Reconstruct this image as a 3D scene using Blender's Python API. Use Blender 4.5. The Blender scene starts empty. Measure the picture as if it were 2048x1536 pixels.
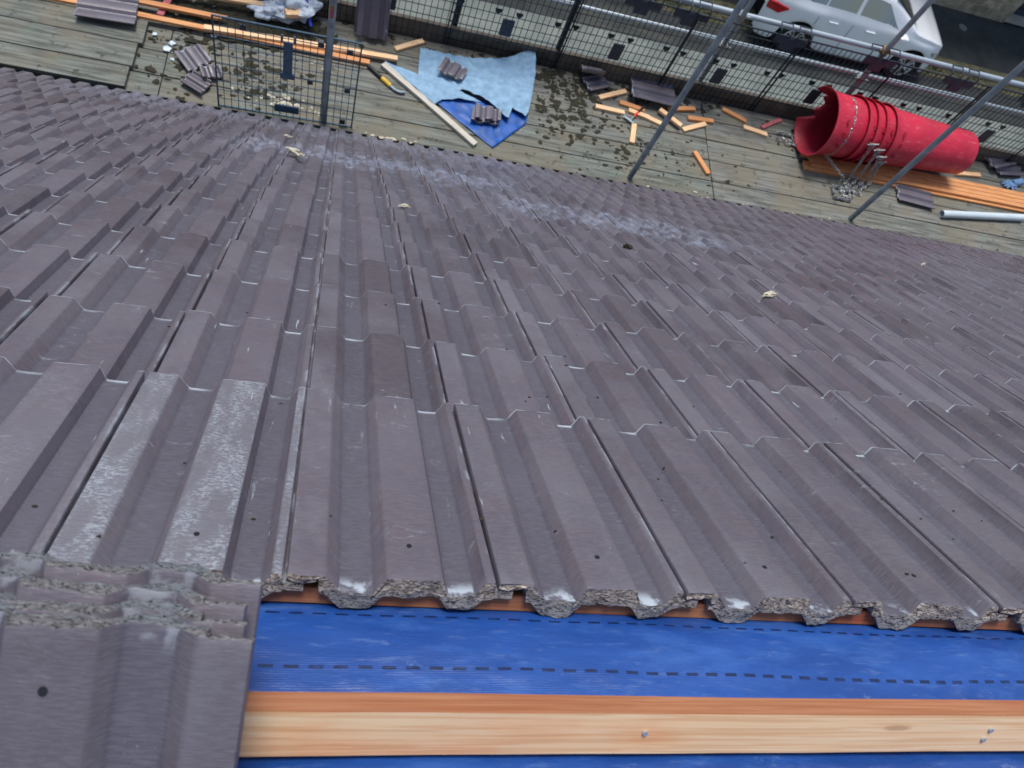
import bpy, bmesh, math, random
from mathutils import Vector, Matrix, Euler, noise

# ------------------------------------------------------------------ camera, sky, sun, exposure
scene = bpy.context.scene
COL = scene.collection
R_CAM = ((0.9630171863, -0.0009825406, 0.2694381811),
         (0.1086746267, -0.9136298073, -0.3917529844),
         (0.2465516676, 0.4065459506, -0.8797344291))          # right, down, forward
C_CAM = Vector((0.0036615, -0.1600234, 0.8968845))
cam_d = bpy.data.cameras.new("camera")
cam = bpy.data.objects.new("camera", cam_d); COL.objects.link(cam)
rv, dv, fv = (Vector(v) for v in R_CAM)
m = Matrix((rv, -dv, -fv)).transposed().to_4x4(); m.translation = C_CAM
cam.matrix_world = m
cam_d.sensor_width = 36.0
cam_d.lens = 36.0 * 1573.815 / 2048.0
cam_d.clip_start = 0.02; cam_d.clip_end = 2000
cam_d.dof.use_dof = True; cam_d.dof.focus_distance = 1.55; cam_d.dof.aperture_fstop = 9.0
scene.camera = cam

SUN_EL, SUN_AZ = math.radians(72), math.radians(350)             # azimuth from +Y clockwise
w = bpy.data.worlds.new("World"); scene.world = w; w.use_nodes = True
wn = w.node_tree.nodes; wn.clear()
sky = wn.new('ShaderNodeTexSky'); sky.sky_type = 'NISHITA'; sky.sun_disc = False
sky.sun_elevation = SUN_EL; sky.sun_rotation = SUN_AZ
sky.air_density = 1.0; sky.dust_density = 2.0; sky.ozone_density = 1.0
bg = wn.new('ShaderNodeBackground'); bg.inputs[1].default_value = 0.108
wo = wn.new('ShaderNodeOutputWorld')
w.node_tree.links.new(sky.outputs[0], bg.inputs[0]); w.node_tree.links.new(bg.outputs[0], wo.inputs[0])
sun_d = bpy.data.lights.new("sun", 'SUN'); sun_d.energy = 2.2; sun_d.angle = math.radians(20)
sun_d.color = (1.0, 0.97, 0.93)
sun = bpy.data.objects.new("sun", sun_d); COL.objects.link(sun)
sd = Vector((math.sin(SUN_AZ) * math.cos(SUN_EL), math.cos(SUN_AZ) * math.cos(SUN_EL), math.sin(SUN_EL)))
sun.rotation_euler = sd.to_track_quat('Z', 'Y').to_euler(); sun.location = (0, -5, 12)
scene.view_settings.view_transform = 'Standard'; scene.view_settings.look = 'None'
scene.view_settings.exposure = 0.42; scene.view_settings.gamma = 1.0

# ------------------------------------------------------------------ dimensions
TH = math.radians(44.7317520425)
W, G, L, LIFT = 0.24, 0.32876966, 0.47240868, 0.040
NC = 17
K0, K1 = -15, 31
EAVE_Y, EAVE_Z = 4.0726, -4.0346
ZD = -4.115                     # top of the scaffold boards
ZR = -8.5                       # street

def roofpt(u, s, n=0.0):
    return Vector((u, s * math.cos(TH) + n * math.sin(TH), -s * math.sin(TH) + n * math.cos(TH)))

# ------------------------------------------------------------------ helpers
def tag(o, label=None, cat=None, group=None, kind=None):
    if label: o['label'] = label
    if cat: o['category'] = cat
    if group: o['group'] = group
    if kind: o['kind'] = kind
    return o

def empty(name, loc=(0, 0, 0), rot=(0, 0, 0)):
    o = bpy.data.objects.new(name, None); COL.objects.link(o)
    o.empty_display_size = 0.1; o.location = loc; o.rotation_euler = rot
    return o

class MB:
    """collects faces of one mesh"""
    def __init__(s): s.v = []; s.f = []; s.m = []
    def add(s, vs, fs, mi=0):
        b = len(s.v); s.v += [tuple(v) for v in vs]
        for f in fs: s.f.append(tuple(i + b for i in f)); s.m.append(mi)
        return s
    def box(s, x0, x1, y0, y1, z0, z1, mi=0, M=None):
        vs = [Vector(p) for p in ((x0,y0,z0),(x1,y0,z0),(x1,y1,z0),(x0,y1,z0),(x0,y0,z1),(x1,y0,z1),(x1,y1,z1),(x0,y1,z1))]
        if M is not None: vs = [M @ v for v in vs]
        return s.add(vs, [(3,2,1,0),(4,5,6,7),(0,1,5,4),(1,2,6,5),(2,3,7,6),(3,0,4,7)], mi)
    def tube(s, a, b, r, n=12, r2=None, cap=True, mi=0):
        a, b = Vector(a), Vector(b); d = (b - a)
        if d.length < 1e-9: return s
        q = d.to_track_quat('Z', 'Y'); r2 = r if r2 is None else r2
        vs = []
        for p, rr in ((a, r), (b, r2)):
            for i in range(n):
                t = 2 * math.pi * i / n
                vs.append(p + q @ Vector((math.cos(t) * rr, math.sin(t) * rr, 0)))
        fs = [(i, (i + 1) % n, n + (i + 1) % n, n + i) for i in range(n)]
        if cap: fs += [tuple(range(n))[::-1], tuple(range(n, 2 * n))]
        return s.add(vs, fs, mi)
    def path(s, pts, r, n=8, mi=0):
        for a, b in zip(pts[:-1], pts[1:]): s.tube(a, b, r, n, mi=mi)
        return s
    def torus(s, c, q, R, r, n=14, k=6, sx=1.0, mi=0):
        vs = []; fs = []
        for i in range(n):
            a = 2 * math.pi * i / n
            for j in range(k):
                b = 2 * math.pi * j / k
                v = Vector(((R + r * math.cos(b)) * math.cos(a) * sx, (R + r * math.cos(b)) * math.sin(a), r * math.sin(b)))
                vs.append(Vector(c) + q @ v)
        for i in range(n):
            for j in range(k):
                fs.append((i * k + j, ((i + 1) % n) * k + j, ((i + 1) % n) * k + (j + 1) % k, i * k + (j + 1) % k))
        return s.add(vs, fs, mi)
    def mesh(s, name, mats, smooth=None):
        me = bpy.data.meshes.new(name); me.from_pydata(s.v, [], s.f); me.validate(); me.update()
        for mt in (mats if isinstance(mats, (list, tuple)) else [mats]): me.materials.append(mt)
        if len(me.polygons) == len(s.m) and any(s.m): me.polygons.foreach_set('material_index', s.m)
        if smooth:
            me.polygons.foreach_set('use_smooth', [True] * len(me.polygons)); me.set_sharp_from_angle(angle=math.radians(smooth))
        return me
    def build(s, name, mats, parent=None, loc=(0,0,0), rot=(0,0,0), smooth=None, bevel=0):
        o = bpy.data.objects.new(name, s.mesh(name, mats, smooth)); COL.objects.link(o)
        o.location = loc; o.rotation_euler = rot
        if parent: o.parent = parent
        if bevel:
            b = o.modifiers.new('bevel', 'BEVEL'); b.width = bevel; b.segments = 2; b.limit_method = 'ANGLE'
        return o

# ------------------------------------------------------------------ materials
class NT:
    def __init__(s, name, rough=0.6, metal=0.0, spec=0.5):
        s.m = bpy.data.materials.new(name); s.m.use_nodes = True; s.t = s.m.node_tree
        s.b = s.t.nodes['Principled BSDF']; s.b.inputs['Roughness'].default_value = rough
        s.b.inputs['Metallic'].default_value = metal; s.b.inputs['Specular IOR Level'].default_value = spec
        s.tc = None
    def n(s, t, **kw):
        x = s.t.nodes.new(t)
        for k, v in kw.items(): setattr(x, k, v)
        return x
    def l(s, a, b): s.t.links.new(a, b)
    def put(s, sock, v):
        if hasattr(v, 'node'): s.l(v, sock)
        elif isinstance(v, (tuple, list)) and len(v) == 3 and sock.type == 'RGBA': sock.default_value = (*v, 1)
        else: sock.default_value = v
    def obj(s):
        if not s.tc: s.tc = s.n('ShaderNodeTexCoord')
        return s.tc.outputs['Object']
    def attr(s, name, out='Vector'): 
        a = s.n('ShaderNodeAttribute', attribute_name=name); return a.outputs[out]
    def rnd(s): return s.n('ShaderNodeObjectInfo').outputs['Random']
    def mapv(s, v, scale, off=None):
        x = s.n('ShaderNodeVectorMath', operation='MULTIPLY'); s.put(x.inputs[0], v); x.inputs[1].default_value = scale
        o = x.outputs[0]
        if off is not None:
            y = s.n('ShaderNodeVectorMath', operation='ADD'); s.l(o, y.inputs[0]); s.put(y.inputs[1], off); o = y.outputs[0]
        return o
    def noise(s, v, scale=5, detail=4, rough=0.55, dist=0.0):
        x = s.n('ShaderNodeTexNoise'); s.l(v, x.inputs['Vector']); x.inputs['Scale'].default_value = scale
        x.inputs['Detail'].default_value = detail; x.inputs['Roughness'].default_value = rough; x.inputs['Distortion'].default_value = dist
        return x.outputs['Fac']
    def voro(s, v, scale=5, feature='F1'):
        x = s.n('ShaderNodeTexVoronoi', feature=feature); s.l(v, x.inputs['Vector']); x.inputs['Scale'].default_value = scale
        return x.outputs['Distance']
    def ramp(s, f, a, b, lo=0.0, hi=1.0):
        x = s.n('ShaderNodeMapRange', interpolation_type='SMOOTHSTEP'); s.put(x.inputs[0], f)
        x.inputs[1].default_value = a; x.inputs[2].default_value = b; x.inputs[3].default_value = lo; x.inputs[4].default_value = hi
        return x.outputs[0]
    def math(s, op, a, b=0.0, c=None):
        x = s.n('ShaderNodeMath', operation=op); s.put(x.inputs[0], a); s.put(x.inputs[1], b)
        if c is not None: s.put(x.inputs[2], c)
        return x.outputs[0]
    def mix(s, f, a, b, blend='MIX'):
        x = s.n('ShaderNodeMix', data_type='RGBA', blend_type=blend)
        s.put(x.inputs[0], f); s.put(x.inputs[6], a); s.put(x.inputs[7], b); return x.outputs[2]
    def sep(s, v):
        x = s.n('ShaderNodeSeparateXYZ'); s.l(v, x.inputs[0]); return x.outputs
    def color(s, c): s.put(s.b.inputs['Base Color'], c); return s
    def rough(s, r): s.put(s.b.inputs['Roughness'], r); return s
    def bump(s, h, strength=0.3, dist=0.002):
        x = s.n('ShaderNodeBump'); s.put(x.inputs['Height'], h); x.inputs['Strength'].default_value = strength
        x.inputs['Distance'].default_value = dist; s.l(x.outputs[0], s.b.inputs['Normal']); return s

def mat_tile():
    t = NT('concrete_tile', 0.5)
    loc = t.attr('loc'); rp = t.attr('rpos'); pr = t.sep(t.attr('prop'))     # prop: tint, frost, chip
    lx, ly, lz = t.sep(loc); tint, frost = pr[0], pr[1]
    big = t.noise(rp, 3.0, 3); mid = t.noise(rp, 22, 4); fine = t.noise(rp, 420, 3)
    lat = t.noise(t.mapv(rp, (70, 700, 70)), 1.0, 3)                            # fine drag marks across the tile
    base = t.mix(tint, (0.080, 0.063, 0.074), (0.134, 0.111, 0.131))
    base = t.mix(t.ramp(mid, 0.35, 0.7), base, t.mix(1.0, base, (0.86, 0.90, 0.98), 'MULTIPLY'))
    base = t.mix(t.ramp(big, 0.42, 0.62, 0, 0.55), base, (0.145, 0.132, 0.155))
    base = t.mix(t.ramp(lz, -0.0200, -0.012, 0.6, 0.0), base, (0.076, 0.076, 0.102))  # shade of the recessed pans painted in as a darker bluish tone
    base = t.mix(t.ramp(lat, 0.42, 0.62, 0, 0.22), base, (0.225, 0.215, 0.245))
    # whitish wear on the tail edge, mostly in the pans
    n1 = t.noise(rp, 38, 4); n2 = t.noise(t.mapv(rp, (1, 1, 1), (7.3, 2.1, 0)), 9, 3)
    tail = t.math('MULTIPLY', t.ramp(ly, L - 0.0065, L - 0.0025), t.ramp(n1, 0.36, 0.56))
    pan = t.ramp(lz, -0.0190, -0.0203)
    tail2 = t.math('MULTIPLY', t.math('MULTIPLY', t.ramp(ly, L - 0.014, L - 0.005), pan), t.ramp(n2, 0.40, 0.58))
    # lime smears just in front of the course above and at the head
    smear = t.math('MULTIPLY', t.ramp(t.noise(t.mapv(rp, (26, 60, 26)), 1.0, 6, 0.75), 0.58, 0.74), t.ramp(t.noise(t.mapv(rp, (1, 1, 1), (9, 9, 9)), 6, 2), 0.45, 0.62, 0.1, 0.8))
    head = t.math('MULTIPLY', t.math('MULTIPLY', t.ramp(ly, 0.028, 0.004), pan), t.ramp(n1, 0.47, 0.6))
    # scuffs
    sc = t.ramp(t.noise(t.mapv(rp, (95, 9, 60)), 1.0, 5, 0.65), 0.64, 0.72)
    sc = t.math('MULTIPLY', sc, t.ramp(t.noise(t.mapv(rp, (1,1,1), (3,8,1)), 4.5, 2), 0.50, 0.62))
    cur = t.noise(rp, 14, 3, 0.5, 1.6)
    cur = t.ramp(t.math('ABSOLUTE', t.math('SUBTRACT', cur, 0.52)), 0.006, 0.0)
    cur = t.math('MULTIPLY', cur, t.ramp(t.noise(t.mapv(rp, (1,1,1), (31,5,2)), 7, 2), 0.62, 0.68))
    spk = t.ramp(t.noise(rp, 300, 3, 0.7), 0.66, 0.76)
    spk = t.math('MULTIPLY', spk, t.ramp(t.noise(rp, 8, 2), 0.45, 0.62))
    fr = t.math('MULTIPLY', frost, t.ramp(t.noise(t.mapv(rp, (170, 330, 170)), 1.0, 4, 0.7), 0.40, 0.62))
    fr = t.math('MULTIPLY', fr, t.ramp(t.noise(t.mapv(rp, (30, 9, 9)), 1.0, 4), 0.36, 0.60, 0.15, 1.0))
    fr = t.math('MULTIPLY', fr, t.ramp(lz, -0.004, -0.0005))
    # worn line beside the side joint
    jl = t.math('MULTIPLY', t.ramp(lx, W * 0.955, W * 0.985), t.ramp(t.noise(t.mapv(rp, (20, 11, 20)), 1.0, 4), 0.50, 0.60))
    film = t.math('MULTIPLY', t.math('MULTIPLY', t.ramp(lx, W * 0.185, W * 0.165), t.ramp(lz, -0.004, -0.001)), t.ramp(t.noise(t.mapv(rp, (7, 3, 7), (5, 5, 5)), 1.0, 5, 0.65), 0.42, 0.58))
    film = t.math('MAXIMUM', film, t.math('MULTIPLY', t.math('MULTIPLY', frost, 2.0), t.ramp(lz, -0.004, -0.001)))
    # dusty trail where the boards were dragged across two courses
    rx, ry, rz = t.sep(rp)
    wob = t.math('MULTIPLY', t.math('SUBTRACT', t.noise(rp, 4.2, 5, 0.65), 0.5), 1.5)
    sy = t.math('ADD', ry, wob)
    b1 = t.math('MULTIPLY', t.ramp(t.math('ABSOLUTE', t.math('SUBTRACT', sy, 4.02)), 0.42, 0.10), t.math('MULTIPLY', t.ramp(rx, -0.65, -0.45), t.ramp(rx, 1.25, 0.8)))
    b2 = t.math('MULTIPLY', t.ramp(t.math('ABSOLUTE', t.math('SUBTRACT', sy, 3.24)), 0.40, 0.08), t.math('MULTIPLY', t.ramp(rx, 0.75, 0.95), t.ramp(rx, 2.3, 1.8)))
    b3 = t.math('MULTIPLY', t.ramp(sy, 4.95, 5.3), t.math('MULTIPLY', t.ramp(rx, -2.0, -1.6), t.ramp(rx, 2.0, 1.2)))
    head = t.math('MULTIPLY', head, t.ramp(rx, 90, 50, 0.35, 1.0))
    dust = t.math('MAXIMUM', t.math('MAXIMUM', b1, b2), t.math('MULTIPLY', b3, 0.55))
    dust = t.math('MULTIPLY', dust, t.ramp(t.noise(t.mapv(rp, (30, 12, 30)), 1.0, 6, 0.7), 0.40, 0.62, 0.05, 1.0))
    wh = t.math('MAXIMUM', tail, tail2)
    for x, k in ((smear, 0.6), (head, 0.9), (sc, 0.8), (cur, 0.3), (spk, 0.9), (fr, 0.62), (jl, 0.38), (film, 0.065)):
        wh = t.math('MAXIMUM', wh, t.math('MULTIPLY', x, k))
    col = t.mix(t.math('MULTIPLY', wh, 0.85), base, (0.50, 0.57, 0.63))
    col = t.mix(t.math('MULTIPLY', dust, 0.62), col, (0.33, 0.37, 0.47))
    pit = t.ramp(t.voro(rp, 85), 0.05, 0.02)
    pit = t.math('MULTIPLY', pit, t.ramp(t.noise(rp, 30, 1), 0.60, 0.64))
    col = t.mix(pit, col, (0.02, 0.018, 0.02))
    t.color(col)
    t.rough(t.math('ADD', t.ramp(mid, 0.3, 0.7, 0.30, 0.46), t.math('MULTIPLY', wh, 0.3)))
    h = t.math('ADD', t.math('MULTIPLY', fine, 0.35), t.math('MULTIPLY', lat, 0.75))
    h = t.math('ADD', h, t.math('MULTIPLY', mid, 0.8))
    t.bump(t.math('SUBTRACT', h, pit), 0.42, 0.0012)
    return t.m

def mat_core(name='broken_concrete', ca=(0.18, 0.15, 0.13), cb=(0.58, 0.51, 0.45)):
    t = NT(name, 0.9, 0, 0.2)
    rp = t.attr('rpos'); lz = t.sep(t.attr('loc'))[2]
    n = t.noise(t.mapv(rp, (1, 1, 2.4)), 120, 5, 0.7); v = t.noise(t.mapv(rp, (1.0, 1.0, 3.0)), 210, 3, 0.7)
    c = t.mix(t.ramp(n, 0.35, 0.65), ca, cb)
    c = t.mix(t.ramp(lz, -0.016, -0.030, 0, 0.6), c, (0.20, 0.23, 0.26))
    c = t.mix(t.ramp(v, 0.53, 0.60), c, (0.035, 0.03, 0.028))
    t.color(c); t.bump(t.math('SUBTRACT', n, t.ramp(v, 0.58, 0.68)), 0.9, 0.003); return t.m

def mat_board():
    t = NT('weathered_board', 0.85, 0, 0.25)
    o = t.obj(); r = t.rnd()
    p = t.mapv(o, (0.9, 14, 14), t.n('ShaderNodeCombineXYZ').outputs[0])
    off = t.n('ShaderNodeCombineXYZ'); t.l(t.math('MULTIPLY', r, 37.0), off.inputs[0]); t.l(t.math('MULTIPLY', r, 11.0), off.inputs[1])
    p = t.mapv(o, (0.9, 14, 14), off.outputs[0]); q = t.mapv(o, (1, 1, 1), off.outputs[0])
    g = t.noise(p, 2.6, 6, 0.65, 0.6); st = t.noise(q, 2.2, 5, 0.6); bl = t.noise(q, 11, 5, 0.7)
    c = t.mix(t.ramp(g, 0.35, 0.66), (0.098, 0.098, 0.086), (0.238, 0.244, 0.222))
    c = t.mix(t.ramp(r, 0, 1, 0, 0.6), c, t.mix(1.0, c, (0.80, 0.90, 0.84), 'MULTIPLY'))
    c = t.mix(t.ramp(st, 0.40, 0.66, 0, 0.7), c, (0.20, 0.175, 0.125))
    c = t.mix(t.ramp(bl, 0.56, 0.70, 0, 0.8), c, (0.045, 0.042, 0.032))
    c = t.mix(t.ramp(t.noise(q, 5, 3), 0.56, 0.70, 0, 0.35), c, (0.15, 0.20, 0.15))
    t.color(c); t.bump(g, 0.5, 0.004); return t.m

def mat_timber(name, a, b, dark=(0.45, 0.16, 0.05), sc=1.0):
    t = NT(name, 0.62, 0, 0.35)
    o = t.obj(); r = t.rnd(); off = t.n('ShaderNodeCombineXYZ')
    t.l(t.math('MULTIPLY', r, 23.0), off.inputs[0]); t.l(t.math('MULTIPLY', r, 7.0), off.inputs[2])
    q = t.mapv(o, (1.6 * sc, 34 * sc, 34 * sc), off.outputs[0]); q1 = t.mapv(o, (1, 1, 1), off.outputs[0])
    g = t.noise(q, 1.8, 6, 0.6, 1.2); s2 = t.noise(t.mapv(q1, (3, 10, 10)), 1.3, 4)
    c = t.mix(t.ramp(g, 0.30, 0.70), a, b)
    c = t.mix(t.ramp(s2, 0.52, 0.72, 0, 0.65), c, dark)
    g2 = t.noise(t.mapv(q1, (5, 330, 330)), 1.0, 3, 0.6, 0.4)
    c = t.mix(t.ramp(g2, 0.44, 0.58, 0, 0.6), c, t.mix(1.0, c, (0.80, 0.62, 0.48), 'MULTIPLY'))
    k = t.voro(t.mapv(q1, (5.5, 26, 26)), 1.0)
    c = t.mix(t.ramp(k, 0.13, 0.06, 0, 0.6), c, (0.46, 0.22, 0.09))
    t.color(c); t.bump(g, 0.25, 0.0012); return t.m

def mat_plain(name, c, rough=0.6, metal=0.0, var=0.25, scale=6, bump=0.15, c2=None, spec=0.5):
    t = NT(name, rough, metal, spec); o = t.obj(); n = t.noise(o, scale, 5, 0.6)
    c2 = c2 or tuple(x * (1 - var) for x in c)
    t.color(t.mix(t.ramp(n, 0.35, 0.68), c, c2))
    t.rough(t.ramp(n, 0.3, 0.7, rough, min(1, rough + 0.15)))
    if bump: t.bump(t.noise(o, scale * 12, 3), bump, 0.002)
    return t.m

def mat_membrane():
    t = NT('blue_membrane', 0.42, 0, 0.5)
    o = t.obj(); x, y, z = t.sep(o)
    n = t.noise(t.mapv(o, (3, 14, 3)), 1.6, 5, 0.6); n2 = t.noise(o, 55, 4, 0.7); n3 = t.noise(t.mapv(o, (6, 30, 6)), 4, 4, 0.7)
    c = t.mix(t.ramp(n, 0.35, 0.68), (0.010, 0.056, 0.25), (0.016, 0.080, 0.33))
    c = t.mix(t.ramp(t.noise(t.mapv(o, (1, 2.5, 1)), 9, 6, 0.7), 0.48, 0.66, 0, 0.35), c, (0.05, 0.15, 0.44))
    c = t.mix(t.ramp(n3, 0.54, 0.74, 0, 0.5), c, (0.10, 0.17, 0.38))
    c = t.mix(t.ramp(t.noise(t.mapv(o, (1, 1, 1), (4, 4, 4)), 14, 5, 0.7), 0.62, 0.74, 0, 0.5), c, (0.30, 0.42, 0.62))
    # two rows of printed dashes running along the roll
    def dash(s0, w_, amp):
        yy = t.math('ADD', y, t.math('MULTIPLY', t.math('SINE', t.math('MULTIPLY', x, 2.4)), amp))
        row = t.ramp(t.math('ABSOLUTE', t.math('SUBTRACT', yy, s0)), w_, w_ * 0.6)
        fr = t.math('FRACT', t.math('MULTIPLY', x, 40.0))
        return t.math('MULTIPLY', row, t.math('MULTIPLY', t.ramp(fr, 0.30, 0.36), t.ramp(fr, 0.96, 0.90)))
    d = t.math('MAXIMUM', dash(-0.004, 0.0021, 0.003), dash(-0.0800, 0.0024, 0.003))
    c = t.mix(t.math('MULTIPLY', d, t.ramp(n2, 0.3, 0.6, 0.7, 0.95)), c, (0.002, 0.010, 0.05))
    t.color(c)
    wv = t.n('ShaderNodeTexWave', wave_type='BANDS', bands_direction='Y'); t.l(o, wv.inputs['Vector']); wv.inputs['Scale'].default_value = 120
    wv.inputs['Distortion'].default_value = 0.6
    h = t.math('ADD', t.math('MULTIPLY', wv.outputs['Fac'], 0.22), t.math('ADD', n2, t.math('MULTIPLY', n3, 2.0)))
    t.bump(h, 0.4, 0.0012); return t.m

def mat_stone():
    t = NT('sandstone_wall', 0.9, 0, 0.2); o = t.obj()
    br = t.n('ShaderNodeTexBrick'); t.l(t.mapv(o, (1, 1, 1)), br.inputs['Vector'])
    sp = t.sep(o); cb = t.n('ShaderNodeCombineXYZ'); t.l(sp[0], cb.inputs[0]); t.l(sp[2], cb.inputs[1])
    t.l(cb.outputs[0], br.inputs['Vector'])
    br.inputs['Scale'].default_value = 1.0; br.inputs['Brick Width'].default_value = 0.42; br.inputs['Row Height'].default_value = 0.17
    br.inputs['Mortar Size'].default_value = 0.012
    br.inputs['Color1'].default_value = (0.70, 0.56, 0.36, 1); br.inputs['Color2'].default_value = (0.36, 0.28, 0.17, 1); br.inputs['Mortar'].default_value = (0.50, 0.45, 0.35, 1)
    n = t.noise(o, 6, 5, 0.7)
    t.color(t.mix(t.ramp(n, 0.35, 0.7, 0, 0.6), br.outputs[0], (0.15, 0.13, 0.09)))
    t.bump(t.math('ADD', n, t.math('MULTIPLY', br.outputs['Fac'], -0.6)), 0.8, 0.02); return t.m

def mat_ground(name, a, b, c=None, sc=3.0, rough=0.8):
    t = NT(name, rough, 0, 0.3); o = t.obj()
    n = t.noise(o, sc, 6, 0.7); f = t.noise(o, 90, 3, 0.8)
    k = t.mix(t.ramp(n, 0.35, 0.66), a, b)
    k = t.mix(t.ramp(f, 0.5, 0.75, 0, 0.35), k, tuple(min(1, x * 1.8) for x in b))
    if c: k = t.mix(t.ramp(t.noise(t.mapv(o, (0.3, 1.6, 1)), 1.7, 5, 0.7), 0.54, 0.66, 0, 0.8), k, c)
    t.color(k); t.bump(f, 0.5, 0.01); return t.m

M = {}
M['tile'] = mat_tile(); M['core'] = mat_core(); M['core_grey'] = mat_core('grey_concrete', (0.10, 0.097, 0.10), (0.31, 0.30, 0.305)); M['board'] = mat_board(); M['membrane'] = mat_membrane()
M['batten'] = mat_timber('orange_batten', (0.64, 0.27, 0.10), (0.76, 0.40, 0.17), (0.50, 0.15, 0.05))
M['batten_pale'] = mat_timber('pale_batten', (0.92, 0.60, 0.32), (0.95, 0.69, 0.42), (0.90, 0.44, 0.20))
M['batten_rough'] = mat_timber('sawn_batten', (0.34, 0.13, 0.060), (0.44, 0.20, 0.10), (0.40, 0.10, 0.04))
M['steel'] = mat_plain('galvanised_steel', (0.34, 0.41, 0.44), 0.45, 0.4, 0.35, 9, 0.1)
M['steel_bright'] = mat_plain('galvanised_rail', (0.50, 0.57, 0.60), 0.38, 0.5, 0.2, 9, 0.1)
M['clip'] = mat_plain('zinc_fitting', (0.45, 0.47, 0.46), 0.4, 0.7, 0.4, 60, 0.2)
M['rust'] = mat_plain('rusty_fitting', (0.40, 0.20, 0.08), 0.7, 0.2, 0.5, 60, 0.3)
M['mesh'] = mat_plain('dark_plastic_mesh', (0.010, 0.024, 0.034), 0.5, 0, 0.3, 30, 0)
M['mesh_blue'] = mat_plain('blue_plastic_mesh', (0.035, 0.085, 0.135), 0.5, 0, 0.3, 30, 0)
M['clipblue'] = mat_plain('faded_blue_clip', (0.06, 0.12, 0.19), 0.5, 0, 0.3, 30, 0)
M['plate'] = mat_plain('mesh_plate', (0.035, 0.05, 0.075), 0.5, 0, 0.3, 30, 0)
M['toe'] = mat_plain('toe_board', (0.15, 0.128, 0.10), 0.85, 0, 0.4, 5, 0.4)
t = NT('red_chute_plastic', 0.4); o_ = t.obj()
c_ = t.mix(t.ramp(t.noise(o_, 3, 5), 0.35, 0.68), (0.62, 0.022, 0.055), (0.46, 0.015, 0.040))
c_ = t.mix(t.ramp(t.noise(t.mapv(o_, (4, 26, 26)), 1.6, 6, 0.75), 0.54, 0.68, 0, 0.55), c_, (0.74, 0.17, 0.22))
c_ = t.mix(t.ramp(t.noise(o_, 9, 6, 0.75), 0.58, 0.70, 0, 0.5), c_, (0.34, 0.08, 0.08))
t.color(c_); t.rough(t.ramp(t.noise(o_, 12, 5), 0.3, 0.7, 0.30, 0.6)); t.bump(t.noise(o_, 2.2, 3), 0.6, 0.03); M['red'] = t.m
M['strip'] = mat_timber('weathered_strip', (0.50, 0.49, 0.42), (0.64, 0.63, 0.56), (0.36, 0.33, 0.26))
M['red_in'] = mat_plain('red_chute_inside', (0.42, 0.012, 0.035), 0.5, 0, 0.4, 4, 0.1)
M['felt'] = mat_plain('pale_felt_face', (0.27, 0.44, 0.60), 0.85, 0, 0.22, 14, 0.4)
M['felt_blue'] = mat_plain('blue_felt_face', (0.006, 0.10, 0.42), 0.38, 0, 0.35, 9, 0.2)
M['pvc'] = mat_plain('white_pvc', (0.62, 0.72, 0.76), 0.35, 0, 0.1, 5, 0)
M['moss'] = mat_plain('moss', (0.020, 0.022, 0.012), 0.95, 0, 0.5, 40, 0.6, (0.045, 0.038, 0.022))
M['mortar'] = mat_plain('mortar', (0.60, 0.55, 0.42), 0.9, 0, 0.3, 40, 0.6)
M['black'] = mat_plain('black_plastic', (0.012, 0.013, 0.015), 0.4, 0, 0.3, 30, 0)
M['yellow'] = mat_plain('yellow_grip', (0.75, 0.48, 0.04), 0.5, 0, 0.15, 30, 0)
M['redgrip'] = mat_plain('red_grip', (0.72, 0.05, 0.03), 0.5, 0, 0.15, 30, 0)
M['pink'] = mat_plain('pink_stick', (0.50, 0.13, 0.15), 0.7, 0, 0.2, 20, 0.2)
M['bluebag'] = mat_plain('blue_print', (0.02, 0.04, 0.45), 0.4, 0, 0.2, 30, 0)
M['glove'] = mat_plain('blue_glove', (0.20, 0.36, 0.60), 0.7, 0, 0.3, 30, 0.4)
M['render'] = mat_plain('house_render', (0.42, 0.38, 0.31), 0.9, 0, 0.2, 4, 0.5)
M['fascia'] = mat_plain('fascia_black', (0.02, 0.02, 0.022), 0.5, 0, 0.2, 10, 0)
M['stone'] = mat_stone()
M['road'] = mat_ground('road_surface', (0.155, 0.178, 0.165), (0.215, 0.240, 0.222), (0.12, 0.15, 0.15), 2.2)
M['asphalt'] = mat_ground('dark_asphalt', (0.030, 0.036, 0.038), (0.055, 0.062, 0.062), (0.085, 0.088, 0.075), 1.6)
M['verge'] = mat_ground('mossy_kerb', (0.08, 0.085, 0.045), (0.20, 0.18, 0.11), (0.055, 0.08, 0.03), 5.0, 0.95)
t = NT('white_car_paint', 0.22); t.b.inputs['Coat Weight'].default_value = 0.6
t.color(t.mix(t.ramp(t.noise(t.obj(), 3, 4), 0.4, 0.7), (0.90, 0.92, 0.93), (0.87, 0.89, 0.90))); M['paint'] = t.m
t = NT('car_glass', 0.03, 0, 1.0); t.color((0.012, 0.016, 0.018)); t.b.inputs['IOR'].default_value = 2.1; t.b.inputs['Coat Weight'].default_value = 1.0; t.b.inputs['Coat Roughness'].default_value = 0.02; M['glass'] = t.m
M['tyre'] = mat_plain('tyre_rubber', (0.014, 0.014, 0.015), 0.8, 0, 0.2, 30, 0)
M['alloy'] = mat_plain('alloy_rim', (0.62, 0.63, 0.64), 0.3, 0.8, 0.1, 20, 0)
M['tail'] = mat_plain('red_lamp', (0.55, 0.01, 0.012), 0.15, 0, 0.3, 20, 0)
t = NT('clear_sack', 0.3, 0, 0.7); o_ = t.obj()
t.color(t.mix(t.ramp(t.noise(o_, 14, 5, 0.7, 1.0), 0.38, 0.62), (0.74, 0.81, 0.88), (0.42, 0.52, 0.64)))
t.bump(t.noise(o_, 18, 5, 0.6, 1.5), 0.9, 0.02); M['sack'] = t.m

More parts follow.
